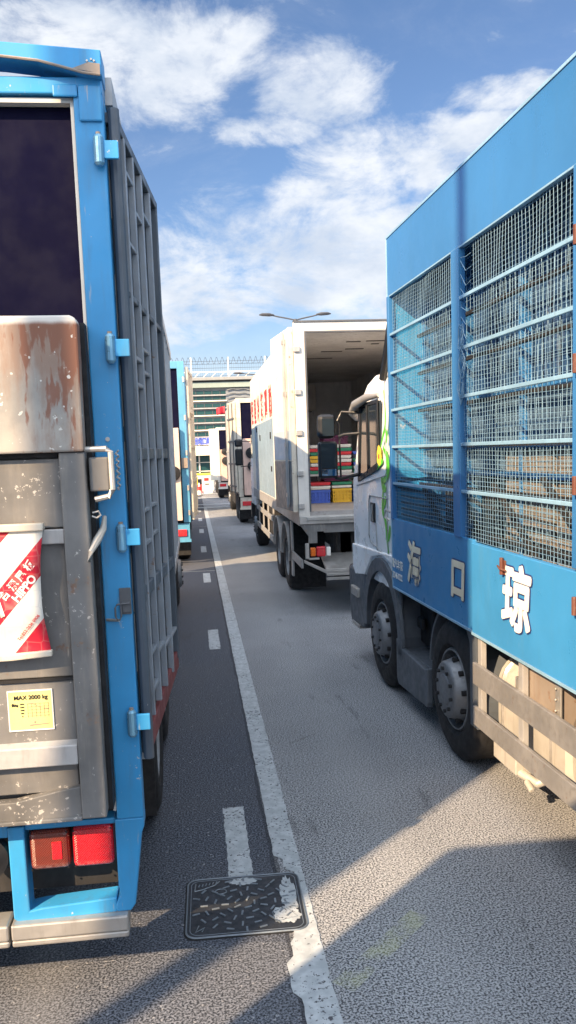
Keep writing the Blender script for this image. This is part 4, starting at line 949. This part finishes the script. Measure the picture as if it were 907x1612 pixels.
# left lane, second: rear corner shows beyond the near truck
T2 = far_truck('blue framed cage truck ahead of the near left one, its tan tail lift folded up', (-2.61, 17.0, 0), 4.10, BLUE, LBLUE, 8.2, platemat=mat('pale_tan_plate', (.62, .50, .42), .5, 0, .3))
q = MB(); q.box(-.005, .005, .03, 1.2, 1.0, 3.95); Gx = q.build('side_gate', OFFW, T2); Gx.matrix_local = Matrix.Translation((2.56, .05, 0)) @ Matrix.Rotation(-.07, 4, 'Z')
q = MB(); q.tube([(0, 0, .95), (0, 0, 4.0)], .03, 8); q.tube([(0, 1.2, 1.1), (0, 1.2, 3.9)], .03, 8)
for s_ in (.3, .6, .9): q.box(.005, .03, s_, s_+.035, 1.0, 3.95)
for z_ in (1.0, 1.7, 2.4, 3.1, 3.9): q.box(.005, .035, 0, 1.2, z_, z_+.06)
q.build('gate_frame', CREAMR, Gx)
q = MB()
for z_ in (3.75, 3.0, 2.3, 1.6, 1.1): q.tube([(2.49, -.05, z_-.05), (2.49, -.05, z_+.05)], .022, 8)
q.build('hinges', ALU, T2)
q = MB(); q.box(2.38, 2.5, -.06, -.02, 2.0, 2.2); q.build('lock_box', RUSTP, T2); q = MB(); q.lathe([(0, .05), (.02, .14), (.05, .15)], (2.2, -.22, 1.9), 'y', 16); q.build('hose_coil', BLACK, T2)
T3 = far_truck('small pale cage truck far along the left lane, its rear top dark', (-2.42, 33., 0), 2.95, OFFW, TEAL, 6.0, platemat=PINK)
T4 = far_truck('rusty white ribbed truck directly in front of the open box truck', (1.39, 26.0, 0), 3.92, OFFW, CREAMR, 8.2, platemat=PINK, lower=mat('blue_grey_lower', (.20, .28, .42), .5, 0, .3), ribs=True, cabm=mat('dark_green_cab', (.03, .16, .15), .4))
q = MB(); q.box(-.06, -.0, 0, 1.2, 1.05, 3.85); Gd = q.build('rear_door', CREAMR, T4, .01); Gd.matrix_local = Matrix.Translation((-.02, .03, 0)) @ Matrix.Rotation(.12, 4, 'Z')
q = MB(); q.tube([(-.07, .25, 1.0), (-.07, .25, 3.8)], .02, 6); q.tube([(-.07, .9, 1.0), (-.07, .9, 3.8)], .02, 6)
for z_ in (1.2, 1.9, 2.6, 3.3): q.box(-.09, -.06, .0, 1.2, z_, z_+.05)
q.build('locking_bars', GREYD, Gd)
q = MB(); q.lathe([(0, .06), (.03, .16), (.10, .17)], (.40, -.24, 2.25), 'y', 20); q.lathe([(0, .04), (.03, .14), (.10, .15)], (.42, -.24, 1.85), 'y', 20); q.build('hose_coil', BLACK, T4)
q = MB(); q.box(.62, .74, -.2, -.15, 1.2, 2.1); q.build('red_marker_board', RED, T4)
T5 = far_truck('farthest right lane truck, small with a cream door and dark wheel', (1.20, 42.0, 0), 3.55, CREAM, OFFW, 7.0, platemat=PINK, floor=.95)
q = MB(); q.box(-.36, -.02, 0, .04, .95, 3.5); q.build('rear_door', CREAM, T5)
q = MB(); q.lathe([(0, .02), (.03, .15), (.10, .16)], (.38, -.26, 2.35), 'y', 16); q.lathe([(0, .02), (.03, .2), (.10, .2)], (.42, -.26, 1.9), 'y', 16); q.build('hose_coil', BLACK, T5)
# the truck behind the camera, whose front corner shades the near road
T0 = thing('parked_truck', 'tall high-roofed truck standing behind the viewpoint in the left lane', 'truck', (-3.20, .02, 0), pi)
q = MB(); q.box(-2.5, 0, 2.3, 10, 1.0, 3.9); q.build('cargo_body', BLUE, T0, .02); q = MB(); q.box(-2.4, -.1, 1.7, 9.8, .5, 1.0); q.build('chassis', DARK, T0)
T0c = MB().box(-2.46, -.0, .0, 2.2, .45, 3.72).build('cab', WHITE, T0, .06)
q = MB(); q.box(-2.3, -.15, -.012, .0, 1.9, 2.75); q.build('windscreen', GLASS, T0c)
for y_ in (1.2, 6.5, 7.9): wheel(T0, -2.44, y_, 1, 'dual'); wheel(T0, -.03, y_, -1, 'dual')

# ================================================================ STREET LAMPS
def lamp(label, x, y, H, arms, double=True, pr=.10):
    T = thing('street_lamp', label, 'street lamp', (x, y, 0), 0, 'street lamps along the truck queue')
    q = MB(); q.tube([(0, 0, 0), (0, 0, H*.5), (0, 0, H)], [pr, pr*.8, pr*.5], 12); q.tube([(0, 0, 0), (0, 0, .5)], pr*1.5, 10); q.build('pole', POLE, T, smooth=True)
    for s in ((-1, 1) if double else (-1,)):
        q = MB(); q.tube([(0, 0, H-.05), (s*.3, 0, H+.02), (s*arms*.75, 0, H+.10), (s*arms, 0, H+.16)], .03, 6); q.build('arm', POLE, T)
        q = MB(); q.loft([[(s*(arms-.1)+.0, 0+.05*cos(a)*1, H+.16+.03*sin(a)) for a in [k*pi/4 for k in range(8)]], [(s*(arms+.1), .13*cos(a), H+.18+.07*sin(a)) for a in [k*pi/4 for k in range(8)]], [(s*(arms+.38), .12*cos(a), H+.19+.06*sin(a)) for a in [k*pi/4 for k in range(8)]], [(s*(arms+.5), .03*cos(a), H+.18+.02*sin(a)) for a in [k*pi/4 for k in range(8)]]]); q.build('lamp_head', POLE, T, smooth=True)
    return T
lamp('twin armed street lamp rising behind the open cream box truck', 4.34, 34, 7.52, .95)
lamp('single armed street lamp in front of the building roof fence', 5.1, 50, 6.75, 2.0, False)
lamp('street lamp behind the viewpoint whose pole throws a thin shadow on the road', -6.2, -2.35, 12.5, 1.6)

# ================================================================ TERMINAL BUILDING AND FENCE
TB = thing('terminal_building', 'glass and grey banded terminal building closing the end of the road', 'building', (2, 76, 0))
q = MB(); q.box(-16, 15, .4, 22, 0, 8.3); q.build('wall', CONC, TB)
q = MB(); q.box(-16.4, 15.4, -.4, 22.4, 8.78, 9.05); q.build('roof', CONC, TB, .03); q = MB(); q.box(-16.2, 15.2, -.1, 22, 8.15, 8.62); q.build('roof_band', CONCG, TB, .02); q = MB(); q.box(-16.1, 15.1, .1, 22, 8.62, 8.78); q.build('shadow_gap', BLACKP, TB)
zs = [3.9, 4.5, 5.15, 5.8, 6.45, 7.1, 7.6]
for k, z_ in enumerate(zs):
    o = MB().box(-16, 1.2 if k > 1 else 15, .30, .42, z_, z_+(.36 if k % 2 else .30)).build('window_band', GLASSG, TB)
    q = MB(); q.box(-16, 1.25, .05, .42, z_-.16, z_-.06); q.build('sun_louvre', STONE if k % 2 else GREYL, TB)
    q = MB()
    for j in range(24): q.box(-15.9+j*.72, -15.85+j*.72, .26, .30, z_, z_+.36)
    q.build('mullion', GREYD, TB)
q = MB()
for k in range(11):
    z_ = 4.3+k*.36
    for j in range(14): q.tube([(1.3+j*1., .1, z_+.05*(j % 2)), (1.8+j*1., .1, z_+.12), (2.3+j*1., .1, z_+.05*((j+1) % 2))], .05, 5)
q.box(1.2, 15, .25, .3, 3.6, 8.1); q.build('louvre_screen', mat('louvre_grey', (.22, .24, .26), .5, .1, .2), TB)
q = MB(); q.box(-2.2, -.3+.8, -1.5, .4, 2.15, 2.98); q.box(-16, -2.2, -1.0, .4, 2.15, 2.98); q.box(.5, 15, -1.2, .4, 2.15, 2.98); q.build('canopy', STONE, TB, .03)
q = MB(); q.box(-16, 15, .2, .42, .0, 2.15); q.build('ground_floor_glass', GLASSG, TB); q = MB()
for j in range(22): q.box(-15.5+j*1.4, -15.38+j*1.4, .1, .2, 0, 2.15)
q.box(-16, 15, .1, .2, .7, .78); q.box(-16, 15, .1, .2, 1.5, 1.56); q.build('glazing_frame', OFFW, TB)
text('sign_writing', '\u51fa\u5883\u53e3\u5cb8', (-1.1, -.05, 3.38), .68, REAR, plain('blue_sign_letters', (.06, .10, .55), .4), TB, .04, .02, sx=.55)
q = MB(); q.box(-2.0, -.2, .0, .04, 3.08, 3.7); q.build('sign_board', WHTXT, TB)
FN = thing('razor_wire_fence', 'wire fence topped with razor wire coils along the building roof', 'fence', (2, 75.8, 9.05))
q = MB()
for k in range(11): q.box(-15+3.3*k-.05, -15+3.3*k+.05, 0, .1, 0, 1.75)
q.build('fence_post', STONE, FN)
q = MB()
for z_ in (.1, .45, .8, 1.15, 1.4): q.tube([(-15, .05, z_), (15, .05, z_)], .015, 4)
for k in range(150): q.tube([(-15+.2*k, .05, .05), (-15+.2*k, .05, 1.3)], .008, 3)
q.build('fence_wire', POLE, FN)
q = MB(); pts = []
for k in range(30*2*12):
    t = k/12; pts.append((-15+t*.5, .05+.3*sin(t*2*pi), 1.45+.30*cos(t*2*pi)))
q.tube(pts, .018, 4); q.build('razor_coil', POLE, FN)
q = MB()
for k in range(40): q.bar((-15+k*.75, 0, .02), (-14.6+k*.75, 0, .42), .05, .05)
q.box(-15, 15, -.02, .02, .42, .5); q.build('fence_brace', STONE, FN)
# flag
FL = thing('red_flag', 'plain red flag on a thin pole above the far white truck', 'flag', (1.62, 40.2, 0))
q = MB(); q.tube([(0, 0, 0), (0, 0, 4.55)], .02, 8); q.build('pole', POLE, FL)
bm = bmesh.new(); gg = [[bm.verts.new((-.40*i/8, .05*sin(i*.9), 4.50-.34*j/4-.02*i/2)) for j in range(5)] for i in range(9)]
for i in range(8):
    for j in range(4): bm.faces.new((gg[i][j], gg[i+1][j], gg[i+1][j+1], gg[i][j+1]))
m_ = MB(); m_.bm.free(); m_.bm = bm; f_ = m_.build('cloth', plain('flag_red', (.6, .02, .04), .6), FL, smooth=True); f_.modifiers.new('t', 'SOLIDIFY').thickness = .006
# booth, barriers and cone at the end of the lane
BT = thing('control_booth', 'small white booth with a yellow roof edge at the end of the lane', 'booth', (.62, 52, 0))
q = MB(); q.box(-.55, .6, 0, 1.4, 0, 1.0); q.build('wall', OFFW, BT, .02); q = MB(); q.box(-.6, .65, -.06, 1.45, 1.0, 1.08); q.build('roof', YELLOW, BT, .02)
q = MB(); q.box(.0, .28, -.01, 0, .62, .8); q.build('red_notice', REDTXT, BT); q = MB(); q.box(-.45, -.15, -.01, 0, .4, .75); q.box(.05, .3, -.01, 0, .3, .45); q.build('window', GLASS, BT)
q = MB(); q.box(-.5, -.4, -.02, 0, .1, .9); q.build('yellow_post', YELLOW, BT)
for k, (x_, y_, a, lab) in enumerate(((-.05, 49.5, 'red', 'red plastic road barrier left of the booth at the lane end'), (.55, 49.0, 'white', 'white plastic road barrier in front of the booth at the lane end'))):
    B_ = MB(); B_.prism([(-.22, 0), (.22, 0), (.16, .12), (.08, .25), (.06, .48), (-.06, .48), (-.08, .25), (-.16, .12)], .5, 'x', 0); o = B_.build('road_barrier', REDTXT if a == 'red' else OFFW, None, .01); o.location = (x_, y_, 0)
    tag(o, lab, 'barrier')
cn = thing('traffic_cone', 'small white traffic cone with a red band before the far stop line', 'traffic cone', (.27, 46.5, 0))
q = MB(); q.box(-.18, .18, -.18, .18, 0, .03); q.build('base', BLACK, cn); q = MB(); q.lathe([(.03, .14), (.7, .03)], (0, 0, 0), 'z', 16); q.build('cone', WHTXT, cn, smooth=True); q = MB(); q.lathe([(.28, .105), (.5, .072)], (0, 0, 0), 'z', 16); q.build('red_band', REDTXT, cn, smooth=True)
# far skyline walls so the horizon does not read as an empty plane
for k, (x0, x1, y_, H_) in enumerate(((-60, -22, 90, 7.5), (24, 70, 95, 9.))):
    o = thing('office_block', ['low concrete office block left of the terminal building', 'grey concrete office block right of the terminal building'][k], 'building', ((x0+x1)/2, y_, 0))
    w_ = (x1-x0)/2; q = MB(); q.box(-w_, w_, 0, 14, 0, H_); q.build('wall', CONC, o)
    for z_ in range(1, int(H_/2.4)+1): q = MB(); q.box(-w_+.8, w_-.8, -.05, 0, z_*2.4-1.2, z_*2.4); q.build('window_band', GLASSG, o)
